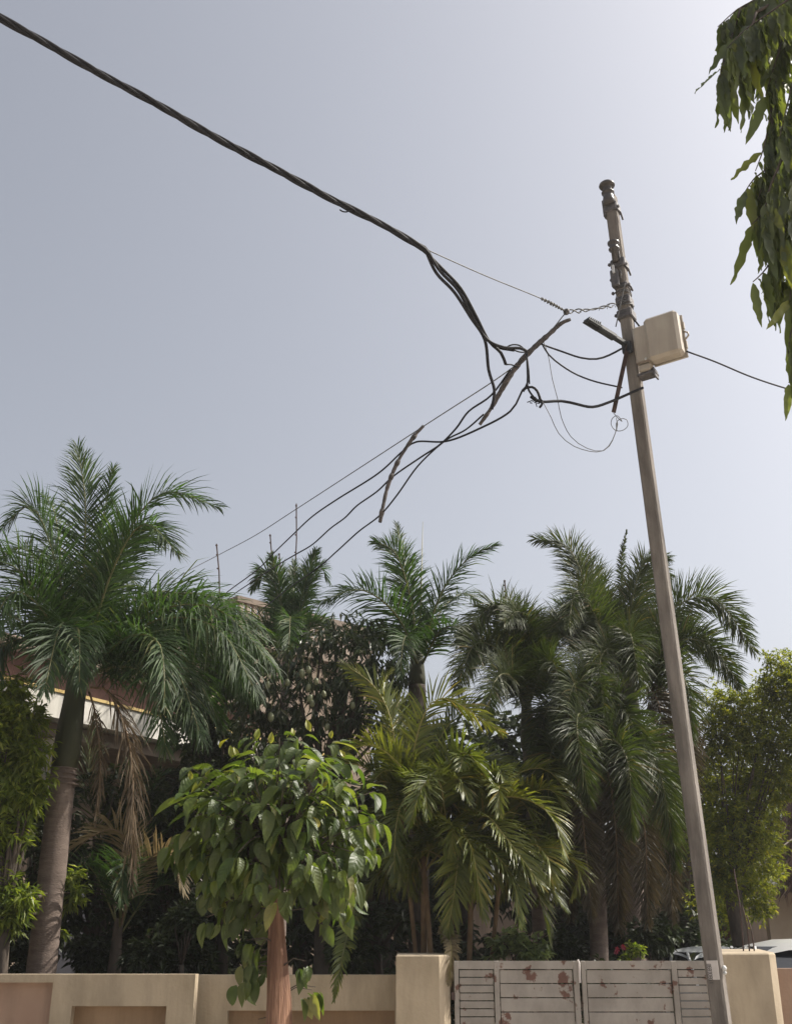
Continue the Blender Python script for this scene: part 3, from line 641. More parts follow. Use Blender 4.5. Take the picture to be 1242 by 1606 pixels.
# --- areca palm clump in the middle
YF = 12.7; cF = P(690, 1500, YF)
pf = thing('areca_palm', 'bushy yellow-green areca palm clump with thin stems behind the left gate pillar', 'palm tree', (cF.x, YF, 0))
for (x0, y0, x1, y1, r) in [(657, 1495, 664, 1330, .035), (685, 1500, 660, 1300, .03), (700, 1500, 705, 1290, .03), (720, 1505, 740, 1300, .03), (668, 1500, 630, 1280, .025), (735, 1505, 790, 1310, .025)]:
    a = P(x0, y0, YF+rng.uniform(-.2, .2)); b = P(x1, y1, YF+rng.uniform(-.1, .1)); a.z = 0
    q = MB(); q.tube(catmull([a, a.lerp(b, .5)+Vector((.02, 0, 0)), b], .2), r, 8); q.build('stem', M['drystalk'], pf, True)
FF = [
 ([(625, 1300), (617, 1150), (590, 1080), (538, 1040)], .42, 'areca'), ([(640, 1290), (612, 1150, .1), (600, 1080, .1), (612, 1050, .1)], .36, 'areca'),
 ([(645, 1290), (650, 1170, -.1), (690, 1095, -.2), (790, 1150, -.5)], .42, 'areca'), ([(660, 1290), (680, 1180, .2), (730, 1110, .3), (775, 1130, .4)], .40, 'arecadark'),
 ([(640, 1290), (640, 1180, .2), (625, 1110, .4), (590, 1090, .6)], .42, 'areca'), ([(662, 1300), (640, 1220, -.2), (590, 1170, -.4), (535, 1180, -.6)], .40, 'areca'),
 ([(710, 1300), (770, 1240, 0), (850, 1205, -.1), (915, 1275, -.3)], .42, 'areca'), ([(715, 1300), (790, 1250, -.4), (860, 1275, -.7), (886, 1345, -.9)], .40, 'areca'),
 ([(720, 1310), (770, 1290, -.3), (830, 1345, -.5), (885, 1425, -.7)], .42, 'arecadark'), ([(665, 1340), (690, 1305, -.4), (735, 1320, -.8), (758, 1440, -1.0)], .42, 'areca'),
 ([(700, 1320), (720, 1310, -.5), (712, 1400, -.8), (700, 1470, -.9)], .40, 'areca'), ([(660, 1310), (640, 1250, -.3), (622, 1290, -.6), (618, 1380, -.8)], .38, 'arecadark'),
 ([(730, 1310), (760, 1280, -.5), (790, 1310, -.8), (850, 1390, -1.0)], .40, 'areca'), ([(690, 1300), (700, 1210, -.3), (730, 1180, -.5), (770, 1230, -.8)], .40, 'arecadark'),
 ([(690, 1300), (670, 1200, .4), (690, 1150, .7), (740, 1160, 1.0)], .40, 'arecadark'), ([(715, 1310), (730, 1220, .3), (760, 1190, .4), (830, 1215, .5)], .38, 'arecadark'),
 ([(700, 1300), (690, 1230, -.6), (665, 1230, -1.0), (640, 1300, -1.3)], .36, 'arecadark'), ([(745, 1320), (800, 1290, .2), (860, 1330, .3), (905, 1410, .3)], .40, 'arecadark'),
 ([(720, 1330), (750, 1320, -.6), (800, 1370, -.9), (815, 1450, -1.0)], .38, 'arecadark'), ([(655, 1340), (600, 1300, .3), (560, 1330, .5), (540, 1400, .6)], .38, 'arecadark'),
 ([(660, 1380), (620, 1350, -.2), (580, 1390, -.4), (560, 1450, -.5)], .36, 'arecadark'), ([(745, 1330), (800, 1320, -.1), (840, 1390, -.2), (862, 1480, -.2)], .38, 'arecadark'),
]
for pts, L, leaf in FF: fr(pf, YF, pts, L, 'areca', leaf, 'yellowstalk')
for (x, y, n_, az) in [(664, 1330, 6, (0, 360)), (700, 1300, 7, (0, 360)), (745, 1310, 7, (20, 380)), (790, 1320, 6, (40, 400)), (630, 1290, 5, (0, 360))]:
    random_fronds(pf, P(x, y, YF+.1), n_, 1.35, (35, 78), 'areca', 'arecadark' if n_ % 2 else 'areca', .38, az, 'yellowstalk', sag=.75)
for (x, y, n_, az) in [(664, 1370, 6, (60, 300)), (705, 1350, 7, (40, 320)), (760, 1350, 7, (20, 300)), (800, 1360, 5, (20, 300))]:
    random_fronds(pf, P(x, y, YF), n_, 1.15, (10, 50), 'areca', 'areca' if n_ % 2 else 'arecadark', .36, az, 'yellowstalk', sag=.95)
fr(pf, YF-.9, [(688, 1440, .5), (700, 1462, .2), (708, 1490, -.2), (704, 1545, -.35)], .16, 'areca', 'dry', 'yellowstalk', label='pale yellowing frond hanging over the pillar')
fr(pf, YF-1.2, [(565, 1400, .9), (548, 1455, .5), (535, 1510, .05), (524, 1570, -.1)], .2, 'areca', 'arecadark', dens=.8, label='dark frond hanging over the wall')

# --- young coconut palm behind the wall (left)
YD = 14.0; cD = P(185, 1470, YD)
pd = thing('coconut_palm', 'low coconut palm with tan drying fronds between the grey trunk and the broad-leaved tree', 'palm tree', (cD.x, YD, 0))
trunk(pd, P(187, 1440, YD), .15, .05, (cD.x, YD, 0), 'trunkdark')
for pts, L, leaf in [([(190, 1460), (205, 1350), (178, 1300, -.3), (105, 1335, -.6)], .48, 'dry'), ([(188, 1460), (215, 1370, -.3), (262, 1335, -.6), (288, 1400, -.9)], .45, 'dry'),
        ([(185, 1460), (165, 1330, .3), (140, 1220, .6), (150, 1120, .8)], .5, 'fox'), ([(190, 1460), (225, 1330, .4), (240, 1230, .7), (285, 1210, 1.0)], .5, 'royal'),
        ([(188, 1460), (150, 1370, -.2), (120, 1360, -.5), (90, 1420, -.8)], .45, 'royal'), ([(190, 1465), (235, 1400, .2), (275, 1390, .4), (310, 1440, .6)], .45, 'royal'),
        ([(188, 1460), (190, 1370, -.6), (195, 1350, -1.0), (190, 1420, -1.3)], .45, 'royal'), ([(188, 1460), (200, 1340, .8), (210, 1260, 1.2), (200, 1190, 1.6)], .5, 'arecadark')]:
    fr(pd, YD, pts, L, 'areca', leaf, 'drystalk' if leaf == 'dry' else 'stalk')

# ------------------------------------------------------------------ broad-leaved trees and shrubs with small leaves
def leafy(name, label, cat, Y, clumps, leaf_l, leaf_w, dens, leafm, trunk_px=None, tr=.1, hang=.3, bark='trunkdark', seed=1, group=None, depth=1.0, squash=1.0, pipes=.55, spread=1.12):
    """clumps: (px, py, r px[, dY]); each holds many loose leaves"""
    rn = random.Random(seed); cs = []
    for cl in clumps:
        dY = cl[3] if len(cl) > 3 else 0
        cs.append((P(cl[0], cl[1], Y+dY), cl[2]*mpp(cl[1], Y+dY)))
    if trunk_px: b = P(trunk_px[0], trunk_px[1], Y)
    else: b = sum((c for c, r in cs), Vector())/len(cs)
    t = thing(name, label, cat, (b.x, Y, 0), group)
    topz = min(c.z for c, r in cs)+.3*(max(c.z for c, r in cs)-min(c.z for c, r in cs))
    q = MB(); hub = Vector((b.x, Y, max(.15, topz*.75)))
    q.tube(catmull([(b.x, Y, 0), (b.x+.05, Y+.03, hub.z*.5), hub], .3), [tr]*len(catmull([(b.x, Y, 0), (b.x+.05, Y+.03, hub.z*.5), hub], .3)), 8)
    for c, r in cs:
        mid = hub.lerp(c, .5)+Vector((rn.uniform(-.1, .1), rn.uniform(-.1, .1), .12)); pts = catmull([hub, mid, c], .25)
        q.tube(pts, [max(.006, tr*pipes*(1-.9*i/(len(pts)-1))) for i in range(len(pts))], 5)
    q.build('trunk', M[bark], t, True)
    q = MB()
    for c, r in cs:
        # a clump is a set of small sprays
        ns = max(10, int(dens*(r/leaf_l)**2*14))
        for k in range(ns):
            v = Vector((rn.gauss(0, 1), rn.gauss(0, 1), rn.gauss(0, 1))).normalized()
            rr = r*(rn.random()**.45)*rn.uniform(.75, spread)
            sc = c+Vector((v.x*rr, v.y*rr*depth, v.z*rr*squash))
            ax = (v+Vector((rn.uniform(-.5, .5), rn.uniform(-.5, .5), rn.uniform(-.2, .5)))).normalized()
            for j in range(rn.randint(5, 8)):
                p = sc+ax*leaf_l*rn.uniform(-.4, .5)
                dd = (ax*.5+Vector((rn.gauss(0, 1), rn.gauss(0, 1), rn.gauss(0, .6)))*.55+Vector((0, 0, -hang))).normalized()
                L = leaf_l*rn.uniform(.7, 1.2); w = dd.cross(Vector((rn.gauss(0, .5), rn.gauss(0, .5), 1))).normalized()*leaf_w*.5*rn.uniform(.8, 1.2)
                up = w.cross(dd).normalized()*leaf_w*.18
                m1 = p+dd*L*.42; tip = p+dd*L+Vector((0, 0, -.12*L))
                q.add([p, m1-w+up, tip, m1+w+up], [(0, 1, 2), (0, 2, 3)])
    q.build('crown', M[leafm], t); return t
leafy('neem_tree', 'large fine-leaved yellow-green tree right of the utility pole', 'tree', 16.5, [
    (1130, 1105, 32), (1165, 1120, 36), (1120, 1140, 30), (1190, 1105, 30, .5), (1215, 1075, 32), (1235, 1045, 26), (1205, 1035, 12), (1245, 1100, 45), (1150, 1165, 38), (1190, 1160, 42),
    (1230, 1165, 50), (1115, 1185, 26), (1170, 1215, 36, .6), (1215, 1225, 46), (1250, 1240, 40, 5.5), (1135, 1275, 34), (1175, 1285, 42), (1215, 1300, 46, 5.5), (1120, 1330, 38), (1165, 1345, 46),
    (1195, 1365, 36, 2), (1140, 1385, 34), (1185, 1410, 26), (1195, 1430, 16), (1290, 1080, 60), (1300, 1170, 70), (1300, 1280, 70, 5.5), (1105, 1300, 30, .8), (1150, 1300, 40, .5), (1185, 1240, 40, .8), (1110, 1230, 24, .6), (1125, 1370, 34, .5), (1160, 1385, 36, .7), (1195, 1320, 34, .5), (1110, 1420, 28, 1.2), (1150, 1440, 22, 1.0), (1250, 1340, 50, 5.5)],
    .085, .026, 1.0, 'neem', (1158, 1480), .13, .15, seed=3, pipes=.2, spread=1.35)
leafy('leafy_tree', 'glossy bright small-leaved tree at the left edge beside the royal palm trunk', 'tree', 12.4, [
    (18, 1085, 32), (-10, 1110, 40), (45, 1130, 30), (15, 1150, 38), (55, 1175, 26), (30, 1200, 36), (62, 1225, 22), (10, 1245, 42), (48, 1255, 26), (-40, 1200, 60), (15, 1310, 38), (-30, 1320, 50),
    (5, 1390, 32), (35, 1415, 28), (15, 1440, 25), (-30, 1430, 40), (112, 1380, 16, .8), (122, 1402, 16, .8), (108, 1412, 12, .8), (92, 1462, 9, .8)],
    .13, .036, 1.6, 'bright', (0, 1500), .07, .45, seed=5)
mg = leafy('mango_tree', 'mango tree with drooping leaves and hanging green mangoes below the roof balustrade', 'tree', 14.6, [
    (425, 1065, 34), (465, 1030, 36), (505, 1005, 26), (550, 1010, 30), (590, 1025, 30), (490, 1070, 42), (545, 1065, 42), (590, 1085, 34), (440, 1115, 42), (500, 1125, 44), (560, 1130, 42),
    (575, 985, 32, .4), (612, 1000, 28, .4), (560, 1040, 36), (602, 1060, 36), (632, 1055, 26, .5), (525, 985, 26, .5), (395, 1100, 32), (400, 1150, 34), (460, 1165, 40), (530, 1180, 40), (600, 1150, 34), (630, 1100, 30, .6), (400, 1210, 40, .5), (350, 1150, 34, .8)],
    .17, .04, .75, 'mango', (500, 1480), .11, .85, seed=8)
fm = None
for (x, y, s) in [(420, 1074, .9), (425, 1124, 1.0), (474, 1056, 1.0), (484, 1050, .9), (484, 1078, .85), (486, 1095, .9), (490, 1103, .8), (451, 1070, .8), (513, 1140, .8), (508, 1088, .8), (553, 1106, .8), (496, 1068, .8)]:
    if fm is None:
        q = MB(); q.lathe((0, 0, 0), (0, 0, -1), [(.002, -.055), (.022, -.05), (.038, -.02), (.04, .015), (.03, .05), (.008, .068)], 10); fm = q.mesh('mango', M['mangofruit'], True)
    p = P(x, y, 14.05); o = link('mango', fm, mg, Matrix.Translation(p) @ Matrix.Rotation(rng.uniform(-.3, .3), 4, 'Y') @ Matrix.Scale(s*1.05, 4))
    q = MB(); q.tube([p+Vector((0, 0, .05*s)), p+Vector((.01, .02, .30))], .004, 4); st = q.build('fruit_stalk', M['stalk'], o); st.matrix_parent_inverse = o.matrix_world.inverted()
leafy('flowering_shrub', 'pale green broad-leaved shrub rising behind the left gate leaf', 'shrub', 12.6, [
    (790, 1480, 18), (812, 1470, 16), (835, 1485, 18), (778, 1492, 12), (855, 1492, 13), (820, 1492, 18)], .10, .055, .8, 'pale', (815, 1500), .03, .2, seed=11)
fs_ = leafy('flowering_shrub', 'small light green shrub with red flowers behind the right gate leaf', 'shrub', 13.4, [(990, 1492, 10), (1003, 1492, 8), (978, 1500, 9)], .07, .035, .9, 'bright', (990, 1500), .02, .1, seed=12)
q = MB()
for k in range(7):
    p = P(972+rng.uniform(-8, 10), 1490+rng.uniform(-5, 6), 13.2)
    for j in range(5):
        a = j*1.2566+k; v = Vector((math.cos(a), -.4, math.sin(a)))*.02
        q.add([p, p+v+v.cross(Vector((0, 1, 0)))*.4, p+v*1.5, p+v-v.cross(Vector((0, 1, 0)))*.4], [(0, 1, 2, 3)])
q.build('flowers', M['flower'], fs_)
for k, (x, y, lab) in enumerate([(545, 1490, 'dark glossy shrub behind the wall right of the broad-leaved tree'), (230, 1500, 'low dark shrub on the wall top left of the broad-leaved tree'), (285, 1450, 'dark shrub in shade just left of the broad-leaved tree trunk'),
        (880, 1500, 'dark low shrub behind the gate at the foot of the foxtail palms'), (1030, 1470, 'dark shrub left of the white car behind the gate'), (140, 1500, 'dark shrub just right of the grey palm trunk')]):
    leafy('garden_shrub', lab, 'shrub', 13.0+.25*k, [(x+rng.uniform(-25, 25), y+rng.uniform(-22, 14), rng.uniform(16, 26)) for _ in range(7)], .11, .045, .8, 'hedge', (x, 1510), .03, .2, seed=20+k, group='dark shrubs along the wall')
for k, (x, y0, lab) in enumerate([(150, 1200, 'added dark shrubby tree behind the grey palm trunk'), (270, 1230, 'added dark shrubby tree just left of the broad-leaved tree crown'), (590, 1230, 'added dark shrubby tree between the broad-leaved tree and the areca clump'), (345, 985, 'added dark tree filling the gap between the royal palm and the mango tree'), (60, 1230, 'added dark shrubby tree left of the grey palm trunk')]):  # trees added to darken the garden seen over the wall
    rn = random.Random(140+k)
    leafy('added_dark_tree', lab, 'tree', 14.6+.2*k, [(x+rn.uniform(-60, 60), yy, rn.uniform(30, 46), rn.uniform(-.3, .3)) for yy in range(y0+30, 1520, 36) for _ in range(2)], .16, .07, .5, 'hedge', (x, 1510), .07, .3, seed=160+k, group='dark shrubby trees added to darken the garden behind the wall')
for k, (x, lab) in enumerate([(735, 'added dark shrub darkening the gaps at the hinge side of the left gate leaf'), (800, 'added dark shrub darkening the gaps in the middle of the left gate leaf'), (870, 'added dark shrub darkening the gaps at the meeting edge of the gate'), (940, 'added dark shrub darkening the gaps in the left part of the right gate leaf'), (1010, 'added dark shrub darkening the gaps in the middle of the right gate leaf')]):  # shrubs added on the driveway to darken the gaps between gate slats
    leafy('garden_shrub', lab, 'shrub', 12.5, [(x+rng.uniform(-30, 30), y+rng.uniform(-8, 8), rng.uniform(20, 28)) for y in (1540, 1575, 1610, 1650) for _ in range(2)], .10, .045, .45, 'hedge', (x, 1600), .03, .2, seed=200+k, group='dark shrubs added to darken the gate gaps')
# tall dark trees added behind the palms to block the low sky glow
for k, (x, ytop, lab) in enumerate([(330, 1180, 'added dark tree blocking sky glow behind the dead hanging frond'), (470, 1180, 'added dark tree blocking sky glow behind the mango tree'), (600, 1150, 'added dark tree blocking sky glow behind the areca clump, left one'),
        (730, 1120, 'added dark tree blocking sky glow behind the areca clump, right one'), (850, 1120, 'added dark tree blocking sky glow behind the pale foxtail trunk'), (960, 1130, 'added dark tree blocking sky glow behind the low foxtail dome'), (1070, 1170, 'added dark tree blocking sky glow behind the utility pole')]):
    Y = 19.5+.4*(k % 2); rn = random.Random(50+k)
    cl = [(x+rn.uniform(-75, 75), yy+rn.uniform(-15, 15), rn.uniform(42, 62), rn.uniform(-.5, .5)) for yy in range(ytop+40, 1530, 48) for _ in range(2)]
    leafy('added_dark_tree', lab, 'tree', Y, cl, .24, .11, .42, 'hedge', (x, 1500), .15, .3, seed=60+k, group='dark trees added to block sky glow behind the palms')

# ------------------------------------------------------------------ broad-leaved tree in front of the wall (large pleated leaves)
YG = 9.7; bG = P(436, 1606, YG)
kt = thing('broadleaf_tree', 'young round-crowned tree with large drooping leaves and red-brown trunk in front of the wall', 'tree', (bG.x, YG, 0))
top_ = P(431, 1392, YG)
q = MB(); pts = catmull([(bG.x-.02, YG, 0), bG, P(434, 1510, YG), top_], .12)
rad = [.15-.105*(i/(len(pts)-1))**1.3 for i in range(len(pts))]
N_ = len(pts); nn = 22; vv = []
for i, p in enumerate(pts):
    for k in range(nn):
        a = 2*math.pi*k/nn; rr = rad[i]*(1+.10*math.sin(3*a+.8+i*.03)+.05*math.sin(7*a+2+i*.05)); vv.append(p+Vector((rr*math.cos(a), rr*math.sin(a), 0)))
q.add(vv, [(i*nn+k, i*nn+(k+1) % nn, (i+1)*nn+(k+1) % nn, (i+1)*nn+k) for i in range(N_-1) for k in range(nn)])
q.build('trunk', M['redbark'], kt, True)
def big_leaf(L, W, curl, fold, wav, seed):
    """ovate leaf along +X, pleated and folded along its midrib, bending down to the tip"""
    rn = random.Random(seed); nu = 9; vv = []; x = z = 0; ang = R(12)
    for i in range(nu):
        t = i/(nu-1); w = W*.5*(math.sin(math.pi*min(.985, t**.78+.015))**.85)*(1 if t < .97 else .05)
        zz = wav*math.sin(i*2.4+seed)
        for s_, e in ((-1, 1), (-.5, .5), (0, 0), (.5, .5), (1, 1)):
            vv.append((x, s_*w, z+e*w*fold+zz*e*(1 if i % 2 else -1)))
        x += L/(nu-1)*math.cos(ang); z -= L/(nu-1)*math.sin(ang)*(1 if i else 0); ang += curl/(nu-1)
    fs = [(i*5+j, i*5+j+1, i*5+6+j, i*5+5+j) for i in range(nu-1) for j in range(4)]
    q = MB(); q.add([Vector(v) for v in vv], fs); return q
variants = [big_leaf(.29*s, .125*s, c, f, .004, k) for k, (s, c, f) in enumerate([(1, .7, .32), (.9, 1.0, .45), (1.1, .5, .22), (.8, .9, .4), (1.05, 1.25, .3), (.95, .35, .5), (.7, .8, .35)])]
vm = [v.mesh('leaf', M['kadam'], True) for v in variants]
petm = M['stalk']
rn = random.Random(99)
ctr = P(432, 1312, YG)+Vector((0, .05, 0)); mG = mpp(1300, YG)
twigs = MB(); leaves = []
RX, RZ = 166*mG, 160*mG
for k in range(270):
    # shoots spread over a dome; lower ones hang
    u = (k+.5)/270; zz_ = 1-1.72*u; hh_ = math.sqrt(max(0, 1-abs(zz_)**2.6)); az = k*2.39996+rn.uniform(-.2, .2)
    v = Vector((hh_*math.cos(az), hh_*math.sin(az), zz_))
    s_ = rn.uniform(.58, 1.04) if k % 3 else rn.uniform(.35, .7); 
    if v.z < 0: s_ *= 1-.12*(-v.z)
    p = ctr+Vector((v.x*RX*s_, v.y*RX*.95*s_, v.z*RZ*s_*(1.0 if v.z > 0 else .95)))
    hub = top_+Vector((0, 0, rn.uniform(-.05, .5))); mid = hub.lerp(p, .55)+Vector((0, 0, .08))
    pp = catmull([hub, mid, p], .12); twigs.tube(pp, [.012-.009*i/(len(pp)-1) for i in range(len(pp))], 5)
    out = Vector((math.cos(az), math.sin(az), .1*v.z)).normalized()
    side = out.cross(Vector((0, 0, 1))).normalized() if abs(out.z) < .99 else Vector((1, 0, 0))
    for j in range(rn.choice((4, 5, 6))):
        sg = -1 if j % 2 else 1; back = .09*(j//2)
        dirx = (out*rn.uniform(.35, 1.0)+side*sg*rn.uniform(.4, 1.1)+Vector((0, 0, rn.uniform(-.7, .3) if v.z > .3 else rn.uniform(-1.5, -.2)))).normalized()
        leaves.append((p-out*back, dirx, out, rn.random(), rn.uniform(.50, .98)))
for k in range(22):    # lower shoots hanging in the shade of the crown
    x = min(540, max(325, rn.gauss(425, 60))) if k < 17 else rn.uniform(360, 415); y = rn.uniform(1390, 1445) if k < 17 else rn.uniform(1450, 1550)
    p = P(x, y, YG+rn.uniform(-.1, .5)); hub = Vector((bG.x, YG, max(p.z+.05, 1.45))); twigs.tube(catmull([hub, hub.lerp(p, .6)+Vector((0, 0, .06)), p], .1), .006, 5)
    o_ = (p-hub); o_.z = 0; o_.normalize(); sd_ = o_.cross(Vector((0, 0, 1)))
    for j in range(4): leaves.append((p-o_*.04*j, (o_*rn.uniform(.1, .6)+sd_*rn.uniform(-.6, .6)+Vector((0, 0, rn.uniform(-1.6, -.6)))).normalized(), o_, rn.random(), rn.uniform(.6, .95)))
for k in range(7):    # sprigs low on the trunk
    a = rn.uniform(0, 6.28); z = P(0, rn.uniform(1470, 1600), YG).z; p = Vector((bG.x+rn.choice((-1, 1))*rn.uniform(.16, .36), YG+rn.uniform(-.25, .1), z))
    base = Vector((bG.x, YG, z-.06)); twigs.tube([base, base.lerp(p, .5)+Vector((0, 0, .05)), p], [.007, .005, .003], 5)
    o_ = (p-base).normalized()
    for j in range(5): leaves.append((p-o_*.03*j, (o_*.6+Vector((rn.uniform(-.4, .4), rn.uniform(-.6, .2), rn.uniform(-1.6, -.5)))).normalized(), o_, rn.random(), rn.uniform(.5, .75)))
twigs.build('branches', M['trunkdark'], kt, True)
def leafmatrix(p, dx, s, rn, tilt=.5):
    z = Vector((rn.uniform(-tilt, tilt), rn.uniform(-tilt, tilt), 1)); 
    if abs(dx.z) > .8: z += Vector((rn.uniform(-.6, .6), -1.0+rn.uniform(-.5, .5), 0))
    y = z.cross(dx).normalized(); z = dx.cross(y).normalized()
    return Matrix.Translation(p) @ Matrix((dx, y, z)).transposed().to_4x4() @ Matrix.Scale(s, 4)
leaves.sort(key=lambda l: (l[0]-cam.location).length)
rest = MB()
for i, (p, dx, out, r_, s_) in enumerate(leaves):
    m4 = leafmatrix(p+dx*.05, dx, s_, rn); k = rn.randrange(len(vm))
    if i < 300: link('leaf', vm[k], kt, m4)
    else: rest.add([m4 @ v for v in variants[k].v], variants[k].f)
tag(rest.build('leaves', M['kadam'], kt, True), kind='stuff')
ym = big_leaf(.10, .05, .5, .4, .002, 77).mesh('young_leaf', M['young'], True)
for (x, y) in [(485, 1138), (487, 1140), (520, 1150), (402, 1152), (365, 1180), (372, 1178), (425, 1158), (540, 1180), (508, 1228), (500, 1290), (300, 1215), (345, 1165), (450, 1150), (458, 1147)]:
    p = P(x, y+8, YG-.35+rng.uniform(-.2, .3)); link('young_leaf', ym, kt, leafmatrix(p, Vector((rng.uniform(-.5, .5), rng.uniform(-.4, .2), 1)).normalized(), rng.uniform(.8, 1.2), rng))

# ------------------------------------------------------------------ mast tree hanging into the top right corner
YK = 5.4; tK = P(1560, 1400, YK+.4)
mt = thing('mast_tree', 'mast tree with long wavy drooping leaves hanging into the top right corner', 'tree', (tK.x, YK+.4, 0))
q = MB(); q.tube(catmull([(tK.x, YK+.4, 0), (tK.x-.05, YK+.4, 4), (tK.x, YK+.4, 9)], .5), [.12-.004*i for i in range(len(catmull([(tK.x, YK+.4, 0), (tK.x-.05, YK+.4, 4), (tK.x, YK+.4, 9)], .5)))], 10); q.build('trunk', M['trunkdark'], mt, True)
def wavy_leaf(L, W, k):
    q = MB(); nu = 15; vv = []; rn_ = random.Random(k)
    for i in range(nu):
        t = i/(nu-1); w = W*.5*(min(1, t*5)**.6)*(1 if t < .55 else max(0.02, (1-(t-.55)/.45)**.75))
        cz = -.25*L*t*t*(k % 3)*.35
        for s_ in (-1, 0, 1):
            vv.append(Vector((L*t, s_*w*(1+.1*math.sin(i*1.9+k+s_)), cz+(abs(s_)*w*.3+s_*.16*W*math.sin(i*1.55+k+s_)))))
    q.add(vv, [(i*3+j, i*3+j+1, i*3+4+j, i*3+3+j) for i in range(nu-1) for j in range(2)]); return q
wmb = [wavy_leaf(.30, .052, k) for k in range(5)] + [wavy_leaf(.20, .045, k) for k in (5, 6)]
wv = [w.mesh('leaf', M['ashoka'], True) for w in wmb]; mleaves = []
rn = random.Random(5)
strands = [   # px path, leaf count, dY
    ([(1300, -60), (1215, -15), (1160, 12), (1125, 42)], 22, 0), ([(1290, -40), (1220, 10), (1170, 45), (1140, 75)], 20, -.15), ([(1300, -30), (1235, 10), (1195, 50), (1180, 95)], 20, .1),
    ([(1290, 0), (1240, 40), (1218, 90), (1200, 150)], 18, 0), ([(1160, 15), (1140, 80), (1128, 120)], 9, 0), ([(1185, 20), (1165, 85), (1158, 125)], 10, -.1),
    ([(1300, 40), (1255, 90), (1235, 160), (1222, 215)], 14, -.1), ([(1215, 130), (1205, 195), (1196, 235), (1184, 268)], 5, 0), ([(1217, 140), (1208, 210), (1198, 280), (1185, 320)], 14, 0),
    ([(1240, 160), (1222, 240), (1212, 310), (1205, 350)], 15, .1), ([(1260, 180), (1245, 260), (1235, 330), (1228, 380)], 14, -.1), ([(1280, 250), (1262, 330), (1245, 410), (1238, 470)], 13, 0),
    ([(1235, 360), (1215, 400), (1195, 428), (1180, 442)], 5, 0), ([(1230, 330), (1215, 400), (1208, 450)], 9, .1), ([(1290, 380), (1265, 450), (1240, 520), (1235, 560)], 9, 0),
    ([(1300, 430), (1275, 520), (1250, 580), (1236, 600)], 8, 0), ([(1300, 100), (1285, 220), (1270, 320)], 10, .2), ([(1310, 280), (1300, 400), (1290, 520)], 9, .2),
    ([(1235, 225), (1205, 262), (1182, 280), (1168, 300)], 8, 0), ([(1225, 300), (1195, 335), (1178, 352)], 6, -.05), ([(1220, 245), (1198, 290), (1180, 335)], 8, .1), ([(1190, 15), (1150, 60), (1132, 100), (1128, 130)], 12, .1),
    ([(1300, -80), (1240, -30), (1190, 0), (1150, 50), (1135, 110)], 20, .1), ([(1300, -10), (1250, 20), (1215, 70), (1205, 130)], 18, .25), ([(1180, 10), (1172, 70), (1168, 110)], 9, .1),
    ([(1290, 60), (1260, 130), (1245, 220), (1232, 290)], 14, .2), ([(1225, 250), (1205, 300), (1195, 360)], 9, -.1), ([(1300, 200), (1270, 300), (1250, 400), (1230, 440)], 14, .1), ([(1310, 380), (1280, 480), (1258, 560)], 10, .1)]
bm_ = MB()
for px, n, dY in strands:
    pts = catmull([P(x, y, YK+dY) for x, y in px], .05); bm_.tube(pts, [.010-.007*i/(len(pts)-1) for i in range(len(pts))], 5)
    a = pts[0]; hub = Vector((tK.x, YK+.4, min(8.8, a.z+.5))); bm_.tube(catmull([hub, hub.lerp(a, .5)+Vector((0, 0, .15)), a], .3), .012, 5)
    n = int(n*2.1); cv, _ = resample(pts, max(4, n))
    for i, p in enumerate(cv):
        if i < n*.12: continue
        tdir = Vector((rn.uniform(-.3, .3), rn.uniform(-.3, .3), -1.8)).normalized() if rn.random() < .9 else Vector((rn.uniform(-1, .6), rn.uniform(-.3, .3), -.9)).normalized()
        z = Vector((rn.uniform(-1, 1), -rn.uniform(.2, 1.2), .1)); y = z.cross(tdir).normalized(); z = tdir.cross(y).normalized()
        mleaves.append((p, rn.randrange(len(wv)), Matrix.Translation(p+tdir*.01) @ Matrix((tdir, y, z)).transposed().to_4x4() @ Matrix.Scale(rn.uniform(1.0, 1.45), 4)))
def seen(p):
    dv = p-cam.location; zc = dv.y*cp+dv.z*sp; return max(0, 621+F*dv.x/zc-1250)+max(0, -803+F*(-dv.y*sp+dv.z*cp)/zc)+dv.length
mleaves.sort(key=lambda l: seen(l[0])); mrest = MB()
for i, (p, k, m4) in enumerate(mleaves):
    if i < 300: link('leaf', wv[k], mt, m4)
    else: mrest.add([m4 @ v for v in wmb[k].v], wmb[k].f)
tag(mrest.build('leaves', M['ashoka'], mt, True), kind='stuff')
bm_.build('branches', M['trunkdark'], mt, True)

# ------------------------------------------------------------------ utility pole
YP = 8.5; pt = P(957, 310, YP); pbm = P(1131, 1600, YP); ax = (pt-pbm).normalized()
base = pbm-ax*(pbm.z/ax.z)
PA = R(-32); PR = rotz(PA)     # the pole is turned so that its lit side shows on the right
up_ = Vector((ax.x, ax.y, ax.z)); 
xl = (PR @ Vector((1, 0, 0))); xl = (xl-up_*xl.dot(up_)).normalized(); yl = up_.cross(xl)
def L2W(x, y, h): return base+xl*x+yl*y+up_*h      # local: x to the right along the front face, -y towards the front, h up
Rp = Matrix((xl, yl, up_)).transposed()
HP = (pt-base).length
def hpx(py):   # height along the pole whose image row is py
    lo, hi = 0, HP+1.5
    for _ in range(40):
        m_ = (lo+hi)/2; w = base+up_*m_; dv = w-cam.location
        zc = dv.y*cp+dv.z*sp; vc = -dv.y*sp+dv.z*cp
        if 803-F*vc/zc > py: lo = m_
        else: hi = m_
    return lo
pole = thing('utility_pole', 'leaning grey concrete utility pole with dark clamps in front of the gate', 'utility pole', base)
q = MB(); vv = []; ring = 12; hs_ = [i*HP/24 for i in range(25)]
